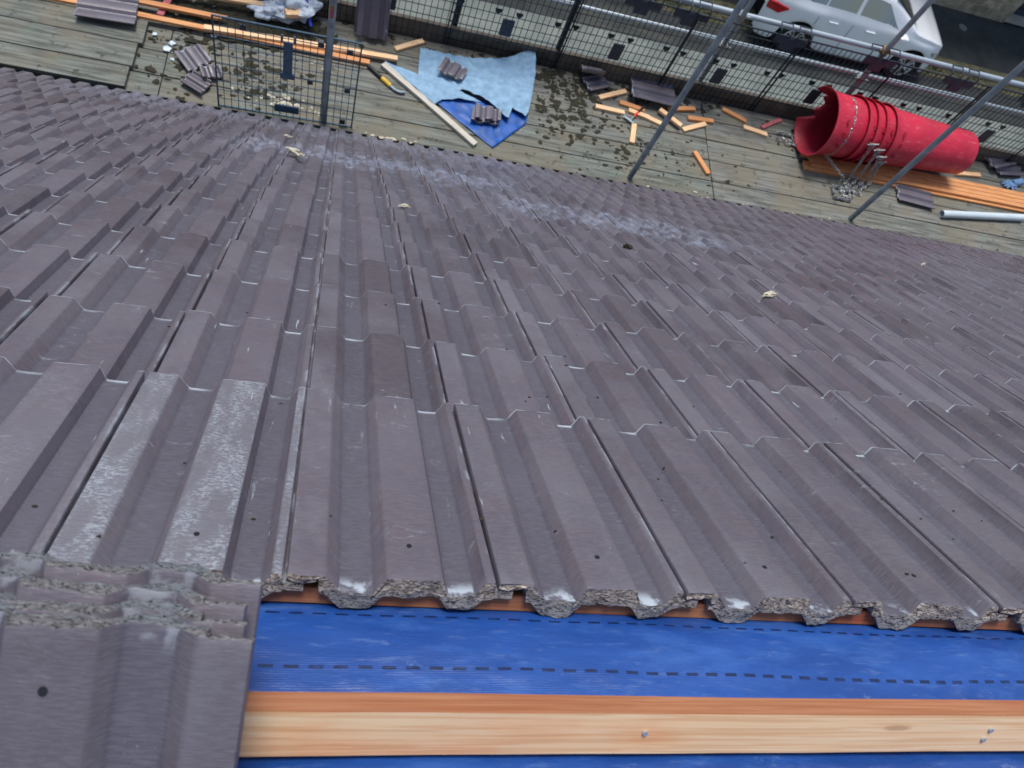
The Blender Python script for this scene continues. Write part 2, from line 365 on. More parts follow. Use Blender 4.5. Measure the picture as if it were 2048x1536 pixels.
# ------------------------------------------------------------------ roof tiles
TOP = [(0.007, -0.0022), (0.013, -0.0002), (0.092, 0.0003), (0.176, 0), (0.188, -0.0014), (0.244, -0.0186), (0.262, -0.0207), (0.33, -0.0211), (0.396, -0.0207), (0.412, -0.0188),
       (0.455, -0.0014), (0.468, 0), (0.59, 0.0004), (0.717, 0), (0.729, -0.0014), (0.759, -0.0186), (0.775, -0.0207), (0.83, -0.0211), (0.886, -0.0207), (0.902, -0.0186),
       (0.940, -0.0014), (0.953, 0), (0.983, -0.0002), (0.989, -0.0022)]

def interp(pts, x):
    for (a, b), (c, d) in zip(pts[:-1], pts[1:]):
        if x <= c: return b + (d - b) * (x - a) / (c - a)
    return pts[-1][1]

UND = [(0.005, -0.0110), (0.108, -0.0112), (0.118, -0.0095), (0.150, -0.0090), (0.158, -0.0255), (0.185, -0.0265), (0.255, -0.0455), (0.395, -0.0455), (0.460, -0.0270),
       (0.720, -0.0262), (0.775, -0.0420), (0.885, -0.0420), (0.945, -0.0260), (0.989, -0.0250)]

def tile_geo(mb, loc, rpos, prop, X, seed, hi=False, Wt=W, Lt=L, ro=None, frost=0.0, broken=False):
    """append one interlocking tile to mb; X maps tile space to mesh space; ro(u,s,n) gives the texture position"""
    rng = random.Random(seed); ox, oy = rng.uniform(0, 50), rng.uniform(0, 50)
    us = sorted(set([p[0] for p in TOP] + ([0.05, 0.118, 0.150, 0.158, 0.30, 0.36, 0.53, 0.65, 0.80, 0.86] + [0.49 + 0.02 * i for i in range(11)] if hi else [])))
    if hi:
        us = sorted(set([round(x, 4) for x in us]))
    ss = [0.0, 0.0035, 0.02] + ([0.06 * i for i in range(1, int(Lt / 0.06) + 1) if 0.03 < 0.06 * i < Lt - 0.03] if hi else [Lt * 0.5]) + [Lt - 0.014, Lt - 0.005, Lt - 0.0018, Lt]
    nu, ns = len(us), len(ss)
    base = len(mb.v); tint = rng.random(); pr = (tint, frost, 0)
    def jit(u, amp, f=9.0):
        return amp * (noise.noise(Vector((u * f + ox, oy, 0))) + 0.6 * noise.noise(Vector((u * f * 4 + ox, oy, 3))))
    chip = [rng.uniform(0.02, 0.98) for _ in range(2 if rng.random() < 0.55 else 0)]
    def put(u, s, n):
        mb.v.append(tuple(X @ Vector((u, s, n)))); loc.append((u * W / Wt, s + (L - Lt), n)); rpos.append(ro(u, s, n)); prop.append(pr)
    for j, s in enumerate(ss):
        for u in us:
            n = interp(TOP, u); sj = s
            if hi and j <= 1: sj = s + jit(u, 0.0034) + 0.0012 * noise.noise(Vector((u * 150 + ox, oy, 7))) + (0.0 if j == 0 else 0.0005)
            if broken and s < 0.5 * Lt:
                sj = s + (1 - s / (0.5 * Lt)) * (0.018 + 0.030 * noise.noise(Vector((u * 3 + ox, oy, 1))) + 0.02 * u)
            if s > Lt - 0.006:
                sj = s + jit(u, 0.0012, 7)
                for c in chip:
                    if abs(u - c) < 0.035: sj -= 0.004 * (1 - abs(u - c) / 0.035); 
            if j == ns - 2: n -= 0.0007
            if j == ns - 1: n -= 0.0028
            if j == 0: n -= 0.0012
            n += 0.0006 * noise.noise(Vector((u * 5 + ox, s * 6, oy)))
            put(u * Wt, sj, n)
    for j in range(ns - 1):
        for i in range(nu - 1):
            a = base + j * nu + i
            mb.f.append((a, a + 1, a + nu + 1, a + nu)); mb.m.append(0)
    # underside, two rows
    ub = len(mb.v)
    for s in (0.0, Lt):
        for u in us:
            sj = s
            if broken and s == 0: sj = 0.022 + 0.030 * noise.noise(Vector((u * 3 + ox, oy, 1))) + 0.02 * u
            put(u * Wt, sj + (jit(u + 3, 0.003) if hi and s == 0 else 0), interp(UND, u) + (jit(u, 0.0026, 26) if hi and s == 0 else 0))
    for i in range(nu - 1):
        mb.f.append((ub + i, ub + nu + i, ub + nu + i + 1, ub + i + 1)); mb.m.append(1)
    # caps
    def cap(top0, bot0, flip, levels):
        rows = [[top0 + i for i in range(nu)]]
        for k in range(1, levels):
            r = []
            for i in range(nu):
                t_ = Vector(loc[top0 + i]); b_ = Vector(loc[bot0 + i]); p = t_.lerp(b_, k / levels)
                u, s, n = p.x * Wt / W, p.y - (L - Lt), p.z
                e = 0.0034 * noise.noise(Vector((u * 160 + ox, n * 420, oy))) + 0.0020 * noise.noise(Vector((u * 420 + ox, n * 900, oy)))
                put(u, s + e, n); r.append(len(mb.v) - 1)
            rows.append(r)
        rows.append([bot0 + i for i in range(nu)])
        for a, b in zip(rows[:-1], rows[1:]):
            for i in range(nu - 1):
                f = (a[i], a[i + 1], b[i + 1], b[i]); mb.f.append(f if flip else f[::-1]); mb.m.append(1)
    cap(base, ub, False, 5 if hi else 1)
    cap(base + (ns - 1) * nu, ub + nu, True, 1)
    # sides
    for i, fl in ((0, True), (nu - 1, False)):
        ring = [base + j * nu + i for j in range(ns)] + [ub + nu + i, ub + i]
        mb.f.append(tuple(ring if fl else ring[::-1])); mb.m.append(0)
    # interlock flange that runs under the neighbour
    fb = len(mb.v)
    for s in (0.0015, Lt - 0.003):
        for u, n in ((0.985, -0.0135), (1.085, -0.0135), (1.085, -0.0245), (0.985, -0.0245)):
            ss_ = s + (0.05 if broken and s < 0.01 else 0)
            put(u * Wt, ss_, n)
    for f in ((0, 1, 5, 4), (1, 2, 6, 5), (2, 3, 7, 6), (0, 3, 2, 1), (4, 5, 6, 7)):
        mb.f.append(tuple(fb + i for i in f)); mb.m.append(1 if f == (0, 3, 2, 1) else 0)

def set_attrs(me, loc, rpos, prop):
    for nme, data in (('loc', loc), ('rpos', rpos), ('prop', prop)):
        a = me.attributes.new(nme, 'FLOAT_VECTOR', 'POINT')
        flat = [c for v in data for c in v]; a.data.foreach_set('vector', flat)

def tile_mesh(seed, **kw):
    mb, loc, rpos, prop = MB(), [], [], []
    ro = kw.pop('ro', None)
    if ro is None:
        rr = random.Random(seed + 5); dx, dy = 100 + rr.uniform(0, 40), 100 + rr.uniform(0, 40)
        ro = lambda u, s, n: (u + dx, s + dy, n)
    tile_geo(mb, loc, rpos, prop, Matrix.Identity(4), seed, ro=ro, **kw)
    me = bpy.data.meshes.new('roof_tile'); me.from_pydata(mb.v, [], mb.f)
    me.materials.append(M['tile']); me.materials.append(M['core'])
    me.polygons.foreach_set('material_index', mb.m)
    me.polygons.foreach_set('use_smooth', [True] * len(me.polygons))
    set_attrs(me, loc, rpos, prop); me.update(); me.set_sharp_from_angle(angle=math.radians(38))
    return me

def nail_hole(me_obj, u, s, parent, n=0.0006, r=0.0032):
    mb = MB(); k = 12
    vs = [(u + math.cos(2 * math.pi * i / k) * r, s + math.sin(2 * math.pi * i / k) * r * 1.1, n) for i in range(k)]
    vs += [(x, y, n + 0.0007) for x, y, _ in vs]
    fs = [tuple(range(k, 2 * k))] + [(i, (i + 1) % k, k + (i + 1) % k, k + i) for i in range(k)]
    mb.add(vs, fs)
    return mb.build('nail_hole', M['black'], parent)

roof = empty('house_roof', (0, 0, 0), (-TH, 0, 0))
tag(roof, 'steep roof slope covered in interlocking brown concrete tiles above blue membrane', 'roof')
TILT = math.atan2(LIFT, L)
N0 = -0.015
def in_view(P, mx=260):
    q = P - C_CAM; z = q.dot(fv)
    if z < 0.1: return False
    x, y = 1024 + 1573.8 * q.dot(rv) / z, 768 + 1573.8 * q.dot(dv) / z
    return -mx < x < 2048 + mx and -mx < y < 1536 + mx
cells = []
for j in range(NC):
    for k in range(K0, K1):
        P = roofpt((k + 0.5) * W, j * G + L * 0.6)
        q = P - C_CAM; z = q.dot(fv); x, y = 1024 + 1573.8 * q.dot(rv) / max(z, .1), 768 + 1573.8 * q.dot(dv) / max(z, .1)
        seen = -120 < x < 2168 and -150 < y < 1450
        cells.append(((P - C_CAM).length + (0 if seen else 100), j, k))
cells.sort()
near = {(j, k) for d, j, k in cells[:100]}
bulk, bl, brp, bpr = MB(), [], [], []
rg = random.Random(4)
for d, j, k in sorted(cells, key=lambda c: (c[1], c[2])):
    jx, js, jn = rg.uniform(-.0012, .0012), rg.uniform(-.004, .004) * (j > 0), rg.uniform(-.0012, .0022) * (j > 0)
    T = Matrix.Translation((k * W + jx, j * G + js, (N0 if j else 0.0) + jn)) @ Matrix.Rotation((TILT if j else math.atan2(0.0255, L)) + rg.uniform(-.002, .002), 4, 'X') @ Matrix.Rotation(rg.uniform(-.004, .004), 4, 'Z')
    ro = (lambda T: (lambda u, s, n: tuple(T @ Vector((u, s, n)))))(T)
    frost = 0.9 if (j, k) == (0, -1) else (0.12 if rg.random() < .3 else 0.0)
    if j == 0 and k in (-2,): frost = 0.25
    if (j, k) in near:
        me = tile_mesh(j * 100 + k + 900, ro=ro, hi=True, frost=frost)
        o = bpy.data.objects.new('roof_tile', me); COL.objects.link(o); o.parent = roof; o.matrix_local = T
        if j == 0:
            nail_hole(o, 0.58 * W, 0.060, o)
            if (k == -1): o['label'] = 'roof tile with whitish frosted ridges at top row'
    else:
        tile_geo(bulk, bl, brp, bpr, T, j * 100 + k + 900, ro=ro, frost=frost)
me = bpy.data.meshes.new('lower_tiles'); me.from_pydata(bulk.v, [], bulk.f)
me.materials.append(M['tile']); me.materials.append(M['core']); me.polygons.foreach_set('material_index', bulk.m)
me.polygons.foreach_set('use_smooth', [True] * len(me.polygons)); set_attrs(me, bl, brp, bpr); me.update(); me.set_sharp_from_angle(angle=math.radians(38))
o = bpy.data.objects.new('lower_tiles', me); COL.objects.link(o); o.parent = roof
tag(o, 'lower courses of brown tiles running down to the eave', kind='stuff')

# membrane over the rafters, sagging between battens, over the ridge and a little way down the back
UL, UR = K0 * W - 0.02, K1 * W + 0.02
SR = -0.275
def mem_n(u, s):
    b = 0.0
    if s > SR:
        f = max(0, min(1, (s + 0.155) / 0.175))
        b = 0.026 * f * f * (3 - 2 * f) + 0.014 * math.sin(math.pi * f) ** 1.2 * (0.85 + 0.4 * noise.noise(Vector((u * 1.7, 0, 5))))
        lo = max(0.0, min(1.0, (-0.07 - s) / 0.04)) * max(0.0, min(1.0, (s + 0.275) / 0.02))
        b += lo * 0.0018 * noise.noise(Vector((u * 26 + s * 30, s * 60 - u * 8, 9))) + 0.0012 * noise.noise(Vector((u * 14, s * 45, 3)))
        q = (u - 0.815) ** 2 * 60 + (s + 0.118) ** 2 * 900
        b -= 0.010 * math.exp(-q) - 0.006 * math.exp(-((u - 0.815 - (s + 0.118) * 1.4) ** 2) * 9000) * math.exp(-((s + 0.118) ** 2) * 1500)
        if s > 0.06: b = 0.0
        b += 0.0022 * noise.noise(Vector((u * 5, s * 22, 1))) + 0.006 * max(0, noise.noise(Vector((u * 1.1 + 3, s * 3, 2))))
    return -0.0775 + b
mb = MB(); cols = 900
svals = [SR + 0.004 * i for i in range(int((0.08 - SR) / 0.004))] + [0.085, 0.12, 0.5, 2.0, 4.0, 5.70]
back = [(-0.02, -0.02), (-0.4, -0.4), (-2.4, -2.4)]
for i in range(cols + 1):
    f = i / cols; u = UL + (UR - UL) * f if f < 0 else (-3.6 + 3.2 * f * 3 if False else UL + (UR - UL) * f)
    for dy, dz in back[::-1]:
        P = roofpt(u, SR, -0.0775) + Vector((0, dy, dz)); Q = Vector((P.x, P.y * math.cos(TH) - P.z * math.sin(TH), P.y * math.sin(TH) + P.z * math.cos(TH)))
        mb.v.append(tuple(Q))
    for s in svals: mb.v.append((u, s, mem_n(u, s)))
r_ = len(back) + len(svals)
for i in range(cols):
    for j in range(r_ - 1):
        a = i * r_ + j; mb.f.append((a, a + r_, a + r_ + 1, a + 1)); mb.m.append(0)
mb.build('membrane', M['membrane'], roof, smooth=60)
# battens under each head, one on edge near the ridge
rb = random.Random(8)
for j in range(NC):
    s0 = j * G + 0.012
    e_ = 0.0 if j else 0.018
    MB().box(UL, UR, s0, s0 + 0.038, -0.0655 + e_, -0.0440 + e_).build('batten', M['batten_rough'], roof, bevel=0.001)
TB = MB(); x = UL
nseg = 120
def bat(u, which): return 0.0011 * noise.noise(Vector((u * 3, which * 9, 0))) + 0.0006 * noise.noise(Vector((u * 30, which * 9, 4)))
ring = ((-0.1835, -0.0680), (-0.1835, -0.0165), (-0.1590, -0.0165), (-0.1590, -0.0680))
for i in range(nseg + 1):
    u = -2.4 + (UR + 2.4) * i / nseg
    for q, (s, n) in enumerate(ring): TB.v.append((u, s + bat(u, q), n + 0.5 * bat(u, q + 5)))
for i in range(nseg):
    for q in range(4):
        a = i * 4; TB.f.append((a + q, a + (q + 1) % 4, a + 4 + (q + 1) % 4, a + 4 + q)); TB.m.append(1 if q == 1 else 0)
TB.f += [(3, 2, 1, 0), tuple(nseg * 4 + q for q in range(4))]; TB.m += [0, 0]
rbt = TB.build('ridge_batten', [M['batten_pale'], M['batten_rough']], roof)
tag(rbt, 'pale planed batten with rough orange upper edge')
# nails, cracks
def nail(u, s, n, ax): 
    a = Vector((u, s, n)); MB().tube(a, a + Vector(ax) * 0.0022, 0.0028, 10).build('nail', M['steel_bright'], roof)
nail(0.365, -0.1835, -0.040, (0, -1, 0)); nail(0.79, -0.1835, -0.036, (0, -1, 0)); nail(0.786, -0.1835, -0.050, (0, -1, 0)); nail(0.815, -0.118, -0.070, (0, 0, 1))
# deck under the membrane so the roof has substance, fascia, gutter
MB().box(UL + .02, UR - .02, SR + 0.02, 5.68, -0.16, -0.10).build('rafter_deck', M['toe'], roof)
MB().box(UL + .02, UR - .02, 5.62, 5.66, -0.33, -0.165).build('fascia', M['fascia'], roof)

house = empty('house_wall', (0, 3.6, ZR)); tag(house, 'rendered house wall standing under the tiled eave', 'wall')
MB().box(UL + .1, UR - .1, -7.4, 0.05, 0, 4.05).build('wall', M['render'], house)

# ------------------------------------------------------------------ stack of loose tiles over the ridge, lower left
es = Vector((-0.03348715, -0.90364132, -0.42697889)); eu = Vector((-0.9981294, 0.05210214, -0.03198552)); en = eu.cross(es)
Mx = Matrix((eu, es, en)).transposed().to_4x4()
A = Vector((-0.0149633, -0.09598116, 0.23923618))
spec = [(0.0, 0.000, 0.0, 'topmost loose brown tile of the stack, its whole face and nail hole in view'),
        (0.0275, 0.003, 0.010, 'second loose brown tile down the stack, only its broken upper edge showing'),
        (0.0550, 0.008, 0.014, 'third loose brown tile down the stack, showing a narrow strip'),
        (0.0840, 0.019, 0.006, 'lowest loose brown tile of the stack, smeared with white mortar spots')]
for i, (dn, up, lf, lab) in enumerate(spec):
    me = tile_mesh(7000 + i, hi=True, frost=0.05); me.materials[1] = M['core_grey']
    P = A - en * dn - es * up + eu * (lf)
    o = bpy.data.objects.new('loose_tile', me); COL.objects.link(o)
    rot = Matrix.Rotation(math.radians((0, 0.8, -0.6, 0.4)[i]), 4, 'Z')
    o.matrix_world = Matrix.Translation(P) @ Mx @ rot
    tag(o, lab, 'roof tile', 'loose tiles stacked on the ridge')
    if i == 0: nail_hole(o, 0.143, 0.047, o, r=0.0034)

# ------------------------------------------------------------------ setting: street
def sheet(name, x0, x1, y0, y1, z, m, th=0.0):
    mb = MB()
    if th: mb.box(x0, x1, y0, y1, z - th, z)
    else: mb.add([(x0, y0, z), (x1, y0, z), (x1, y1, z), (x0, y1, z)], [(0, 1, 2, 3)])
    return tag(mb.build(name, m), kind='structure')
sheet('ground', -400, 400, -400, 400, ZR - 0.03, M['asphalt'])
sheet('road', -60, 80, 4.2, 11.28, ZR, M['road'], 0.02)
sheet('parking_strip', -60, 80, 11.285, 12.15, ZR + 0.002, M['asphalt'], 0.02)
sheet('pavement', -60, 80, 12.65, 14.6, ZR + 0.10, M['asphalt'], 0.12)
sheet('kerb', -60, 80, 12.45, 12.648, ZR + 0.105, M['verge'], 0.12)
mb = MB(); rg = random.Random(3)
for i in range(3800):
    x, y = rg.uniform(-2, 22), 12.30 + rg.gauss(0, 0.10); h = rg.uniform(.01, .035); a = rg.uniform(0, 6.3); w_ = rg.uniform(.01, .04)
    if y > 12.44: y = 12.44 - rg.random() * .1
    c_, s_ = math.cos(a) * w_, math.sin(a) * w_; z = ZR + 0.002
    mb.add([(x - c_, y - s_, z), (x + c_, y + s_, z), (x + c_ * .3 + s_, y + s_ * .3 - c_, z + h)], [(0, 1, 2)])
tag(mb.build('moss_strip', M['verge']), 'mossy growth along the kerb beside the white car', 'moss', kind='stuff')
sheet('gutter_strip', -60, 80, 12.152, 12.448, ZR + 0.002, M['verge'], 0.02)
mh = MB(); mh.tube((0, 0, 0), (0, 0, 0.008), 0.10, 20); tag(mh.build('drain_cover', M['clip'], loc=(12.71, 13.75, ZR + 0.1)), 'small round pale drain cover in the dark pavement', 'drain cover')

st = empty('stone_building', (10, 14.27, ZR)); tag(st, 'sandstone building with a dark shuttered opening across the street', 'building')
wl = MB(); wl.box(-50, 3.95, 0, 6, 0, 6.5); wl.box(3.95, 7.5, 0, 6, 2.6, 6.5); wl.box(7.5, 50, 0, 6, 0, 6.5); wl.box(3.95, 7.5, 0.5, 6, 0, 2.6)
wl.build('wall', M['stone'], st)
sh = MB(); 
for i in range(16): sh.box(3.95, 7.5, 0.18 + (i % 2) * 0.03, 0.24, 0.24 + i * 0.147, 0.24 + i * 0.147 + 0.139)
sh.build('shutter', M['plate'], st); MB().box(3.9, 7.6, -0.03, 0.3, 0.15, 0.235).build('sill', M['render'], st)

# ------------------------------------------------------------------ white car
def car():
    root = empty('parked_car', (7.20, 11.78, ZR)); tag(root, 'white hatchback car parked at the kerb beyond the mesh guards', 'car')
    Lc, Wc = 4.06, 1.78; hw = Wc / 2
    wr, wf, R_ = 0.83, 3.30, 0.33
    xs = sorted(set([round(x, 3) for x in [0, .03, .08, .15, .25, .35, .45] + [wr + d * .06 for d in range(-7, 8)] + [1.45 + i * .2 for i in range(8)] + [wf + d * .06 for d in range(-7, 8)] + [3.80, 3.88, 3.95, 4.00, 4.03, 4.06]]))
    def roofz(x):
        P = [(0, .80), (.06, 1.02), (.25, 1.22), (.5, 1.40), (.9, 1.475), (1.6, 1.50), (2.1, 1.475), (2.45, 1.40), (2.85, 1.17), (3.10, 1.03), (3.45, .97), (3.78, .88), (3.96, .76), (4.06, .56)]
        return interp(P, x)
    def belt(x): return min(roofz(x) - .002, interp([(0, .78), (.1, .97), (.6, 1.01), (1.6, .965), (2.6, .93), (3.1, .91), (3.5, .86), (3.8, .78), (4.06, .50)], x))
    def half(x): return hw * interp([(0, .80), (.06, .88), (.25, .96), (.7, 1.0), (3.35, 1.0), (3.65, .95), (3.88, .85), (4.0, .70), (4.06, .52)], x)
    def arch(x):
        z = 0.21 + (0.10 if x < .05 or x > 4.02 else 0)
        for c in (wr, wf):
            d = abs(x - c)
            if d < .395: z = max(z, 0.33 + math.sqrt(.395 ** 2 - d * d) * .98)
        return z
    body, glass = MB(), MB()
    rows = []
    for x in xs:
        h, b, r, a = half(x), belt(x), roofz(x), arch(x)
        cab = max(0.0, min(1.0, (r - b) / .45))
        top = h - .30 * cab * 0.9
        mid = a + (b - a) * .45
        row = [(h * .985 - .01, a), (h, a + .02 if a + .02 < mid else mid), (h + .012, mid), (h * .992, mid + (b - mid) * .6), (h * .975 - .01, b)]
        row += [(h * .975 - .05 * cab - .012, b + .04 * cab), (top + .03 * cab, r - .055 * cab - .004), (top - .04, r - .008 * cab - .002), (top * .5, r + .012 * cab), (0, r + .016 * cab)]
        rows.append(row)
    n = len(rows[0])
    for side in (-1, 1):
        base = len(body.v)
        for x, row in zip(xs, rows):
            for y, z in row: body.v.append((x, hw + side * y, z))
        for i in range(len(xs) - 1):
            for j in range(n - 1):
                f = (base + i * n + j, base + (i + 1) * n + j, base + (i + 1) * n + j + 1, base + i * n + j + 1)
                body.f.append(f if side < 0 else f[::-1]); body.m.append(0)
    bo = body.build('body', M['paint'], root, smooth=60); sb = bo.modifiers.new('round', 'SUBSURF'); sb.levels = 1; sb.render_levels = 1
    # glass: quads lying just outside the body between two rows
    def pt(x, side, t, out=.006):
        x = max(0, min(Lc, x)); i = max(k for k in range(len(xs)) if xs[k] <= x); i = min(i, len(xs) - 2)
        f = (x - xs[i]) / (xs[i + 1] - xs[i]); A_, B_ = rows[i], rows[i + 1]
        lo = Vector((x, 0, 0)); a5 = [A_[5][k] + (B_[5][k] - A_[5][k]) * f for k in (0, 1)]; a6 = [A_[6][k] + (B_[6][k] - A_[6][k]) * f for k in (0, 1)]
        y = a5[0] + (a6[0] - a5[0]) * t; z = a5[1] + (a6[1] - a5[1]) * t
        return (x, hw + side * (y + out), z)
    def pane(name, side, bot, top, frame=True):
        g = MB(); k = 12
        for i in range(k + 1):
            f = i / k
            xb = bot[0] + (bot[1] - bot[0]) * f; xt = top[0] + (top[1] - top[0]) * f
            for q in range(5):
                t_ = q / 4; tt = .04 + .86 * t_; x = xb + (xt - xb) * t_
                g.v.append(pt(x, side, tt))
        for i in range(k):
            for q in range(4):
                a = i * 5 + q; f_ = (a, a + 5, a + 6, a + 1); g.f.append(f_ if side < 0 else f_[::-1]); g.m.append(0)
        return g.build(name, M['glass'], root, smooth=60)
    for side in (-1, 1):
        pane('side_window', side, (0.62, 1.05), (0.98, 1.08)); pane('side_window', side, (1.08, 1.70), (1.11, 1.70)); pane('side_window', side, (1.78, 2.74), (1.78, 2.26))
    # windscreen and rear screen
    g = MB()
    for i, x in enumerate([2.38, 2.50, 2.62, 2.73, 2.84, 2.94, 3.03]):
        for q in range(-5, 6): g.v.append((x, hw + q / 5 * (0.60 + .10 * (x - 2.42)), roofz(x) + .026 - .012 * abs(q / 5) ** 2))
    for i in range(6):
        for q in range(10): a = i * 11 + q; g.f.append((a, a + 11, a + 12, a + 1)); g.m.append(0)
    g.build('windscreen', M['glass'], root, smooth=60)
    g = MB()
    for i, x in enumerate([.10, .2, .3, .4, .5]):
        for q in range(-5, 6): g.v.append((x, hw + q / 5 * .56, roofz(x) + .024))
    for i in range(4):
        for q in range(10): a = i * 11 + q; g.f.append((a, a + 11, a + 12, a + 1)); g.m.append(0)
    g.build('rear_window', M['glass'], root, smooth=60)
    for side in (-1, 1):
        # lamp cluster wraps round the rear corner
        lm = MB(); P = [(.03, 0, .76), (.03, 0, .90), (.14, 0, .93), (.40, 0, .90), (.24, 0, .77)]
        vs = [(x, hw + side * (half(x) * 1.0 + .022), z) for x, y, z in P]; vs2 = [(x, y - side * .05, z) for x, y, z in vs]
        lm.add(vs + vs2, [tuple(range(5)), tuple(range(9, 4, -1))] + [(i, (i + 1) % 5, 5 + (i + 1) % 5, 5 + i) for i in range(5)]); lm.build('tail_light', M['tail'], root)
        hl = MB(); vs = [(3.62, half(3.62) + .010, .74), (3.84, half(3.84) + .010, .70), (3.94, half(3.94) + .010, .62), (3.74, half(3.74) + .012, .62)]
        vs = [(x, hw + side * y, z) for x, y, z in vs]; hl.add(vs + [(x, y - side * .04, z) for x, y, z in vs], [(0, 1, 2, 3), (7, 6, 5, 4)] + [(i, (i + 1) % 4, 4 + (i + 1) % 4, 4 + i) for i in range(4)])
        hl.build('headlight', M['alloy'], root)
        for hx in (1.25, 2.05):
            MB().box(hx, hx + .2, 0, .03, 0, .03).build('door_handle', M['paint'], root, loc=(0, hw + side * (hw + .012) - (0 if side > 0 else .0), .84), bevel=.008)
        mr = MB(); mr.box(2.62, 2.80, 0, .17, 0, .13); mr.build('wing_mirror', M['paint'], root, loc=(0, hw + side * (hw + .06) - (.0 if side > 0 else .17), .93), bevel=.03)
        for hx in (1.73, 2.66, 1.0):
            sm = MB(); sm.box(hx, hx + .006, -.002, .002, .28 if hx != 1.0 else .75, .92); sm.build('door_seam', M['black'], root, loc=(0, hw + side * (hw + .011), 0))
        for wx in (wr, wf):
            wh = MB(); wh.tube((0, -.10, 0), (0, .10, 0), R_, 32)
            wo_ = wh.build('wheel', M['tyre'], root, loc=(wx, hw + side * (hw - .11), R_), smooth=40, bevel=.02)
            rm = MB(); yo = side * .102
            rm.torus((0, yo, 0), Euler((math.pi / 2, 0, 0)).to_quaternion(), .205, .014, 24, 6)
            for k in range(10):
                a = 2 * math.pi * k / 10 + (.12 if k % 2 else -.12); rm.tube((math.cos(a) * .03, yo, math.sin(a) * .03), (math.cos(a) * .2, yo, math.sin(a) * .2), .016, 6)
            rm.tube((0, yo - .01, 0), (0, yo + .012, 0), .035, 12)
            rm.build('rim', M['alloy'], wo_)
            MB().tube((0, side * .1005, 0), (0, side * .1012, 0), .2, 24).build('rim_well', M['black'], wo_)
    un = MB(); un.box(.25, 3.80, .12, Wc - .12, .17, .52); un.build('underbody', M['black'], root)
    return root
car()

# ------------------------------------------------------------------ scaffold
scf = empty('scaffold', (2, 4.7, ZD)); tag(scf, 'tube scaffold with weathered plank deck running along the eave', 'scaffold')
S0 = Vector((2, 4.7, ZD))
def part(mb, name, m, **kw): return mb.build(name, m, scf, loc=tuple(-S0), **kw)
edges = [4.168, 4.370, 4.607, 4.845, 5.082, 5.318]
rb = random.Random(12)
def board(x0, x1, y0, y1, z):
    mb = MB(); n = 10; g = 0.0045
    dz = [rb.uniform(-.003, .003) for _ in range(2)]
    for i in range(n + 1):
        f = i / n; x = x0 + (x1 - x0) * f
        zz = z + dz[0] * (1 - f) + dz[1] * f + .002 * math.sin(f * 5)
        for y, dd in ((y0 + g, 0), (y1 - g, 0), (y1 - g, -.036), (y0 + g, -.036)): mb.v.append((x - x0, y - y0, zz - z + dd))
    for i in range(n):
        for q in range(4): a = i * 4; mb.f.append((a + q, a + 4 + q, a + 4 + (q + 1) % 4, a + (q + 1) % 4)); mb.m.append(0)
    mb.f += [(0, 1, 2, 3), tuple(n * 4 + q for q in (3, 2, 1, 0))]; mb.m += [0, 0]
    o = mb.build('board', M['board'], scf, loc=Vector((x0, y0, z)) - S0, bevel=.003)
    return o
for r in range(5):
    y0, y1 = edges[r], edges[r + 1]
    board(-1.318 + (0.0 if r < 3 else -.35), 3.268, y0, y1, ZD)
    board(3.276, 7.30, y0, y1, ZD)
    board(-5.2, -1.326 + (0.0 if r < 3 else -.35), y0, y1, ZD - .001)
    board(7.31, 11.2, y0, y1, ZD)
for r, xe in ((0, -1.545), (1, -1.53), (2, -1.50)):
    board(-5.4, xe, edges[r] - .0, edges[r + 1] - .0, ZD + .042)
# toe board, ledgers, transoms
part(MB().box(-5.2, 11.2, 5.335, 5.372, ZD - .03, ZD + .165), 'toe_board', M['toe'], bevel=.003)
part(MB().box(-5.2, 11.2, 4.03, 4.15, ZD - .20, ZD - .17), 'gutter_board', M['fascia'])
for y in (4.26, 5.42): part(MB().tube((-5.3, y, ZD - .10), (11.3, y, ZD - .10), .0242, 16), 'ledger', M['steel'], smooth=40)
for x in (-2.6, -1.2, .35, 1.5, 2.7, 3.9, 5.1, 6.6, 8.2): part(MB().tube((x, 4.08, ZD - .062), (x, 5.50, ZD - .062), .0242, 12), 'transom', M['steel'], smooth=40)
part(MB().tube((-5.3, 5.42, -3.225), (11.3, 5.42, -3.225), .0242, 16), 'guard_rail', M['steel_bright'], smooth=40)
part(MB().tube((-5.3, 5.47, -3.555), (11.3, 5.47, -3.555), .0242, 16), 'guard_rail', M['steel_bright'], smooth=40)
for x, top in ((-0.125, -0.9), (2.465, -0.6), (4.690, -0.3), (7.3, -0.6), (-2.9, -.6)):
    part(MB().tube((x, 4.232, ZR if x < 0 or True else 0), (x, 4.232, top), .0242, 18), 'inner_standard', M['steel'], smooth=40)
for x, top in ((0.86, -3.0), (1.79, -3.30), (3.19, -2.2), (4.62, -1.6), (7.2, -1.6), (-1.6, -1.8)):
    part(MB().tube((x, 5.40 if x != 1.79 else 5.385, ZR), (x, 5.40 if x != 1.79 else 5.385, top), .0242 , 18), 'outer_standard', M['steel'] if x not in (1.79, .86) else M['mesh'], smooth=40)
for x in (3.19, 4.62, 7.2, -1.6):
    for z in (-3.225, -3.555):
        c = MB(); c.tube((x, 5.405, z - .03), (x, 5.405, z + .03), .034, 14); c.tube((x - .03, 5.43, z), (x + .03, 5.43, z), .034, 14); c.box(x - .045, x - .02, 5.38, 5.44, z - .02, z + .02); c.tube((x - .07, 5.39, z + .01), (x + .07, 5.39, z + .01), .008, 8)
        part(c, 'coupler', M['rust'] if (x == 4.62 and z > -3.3) else M['clip'], smooth=40)
lb = MB(); q = 10
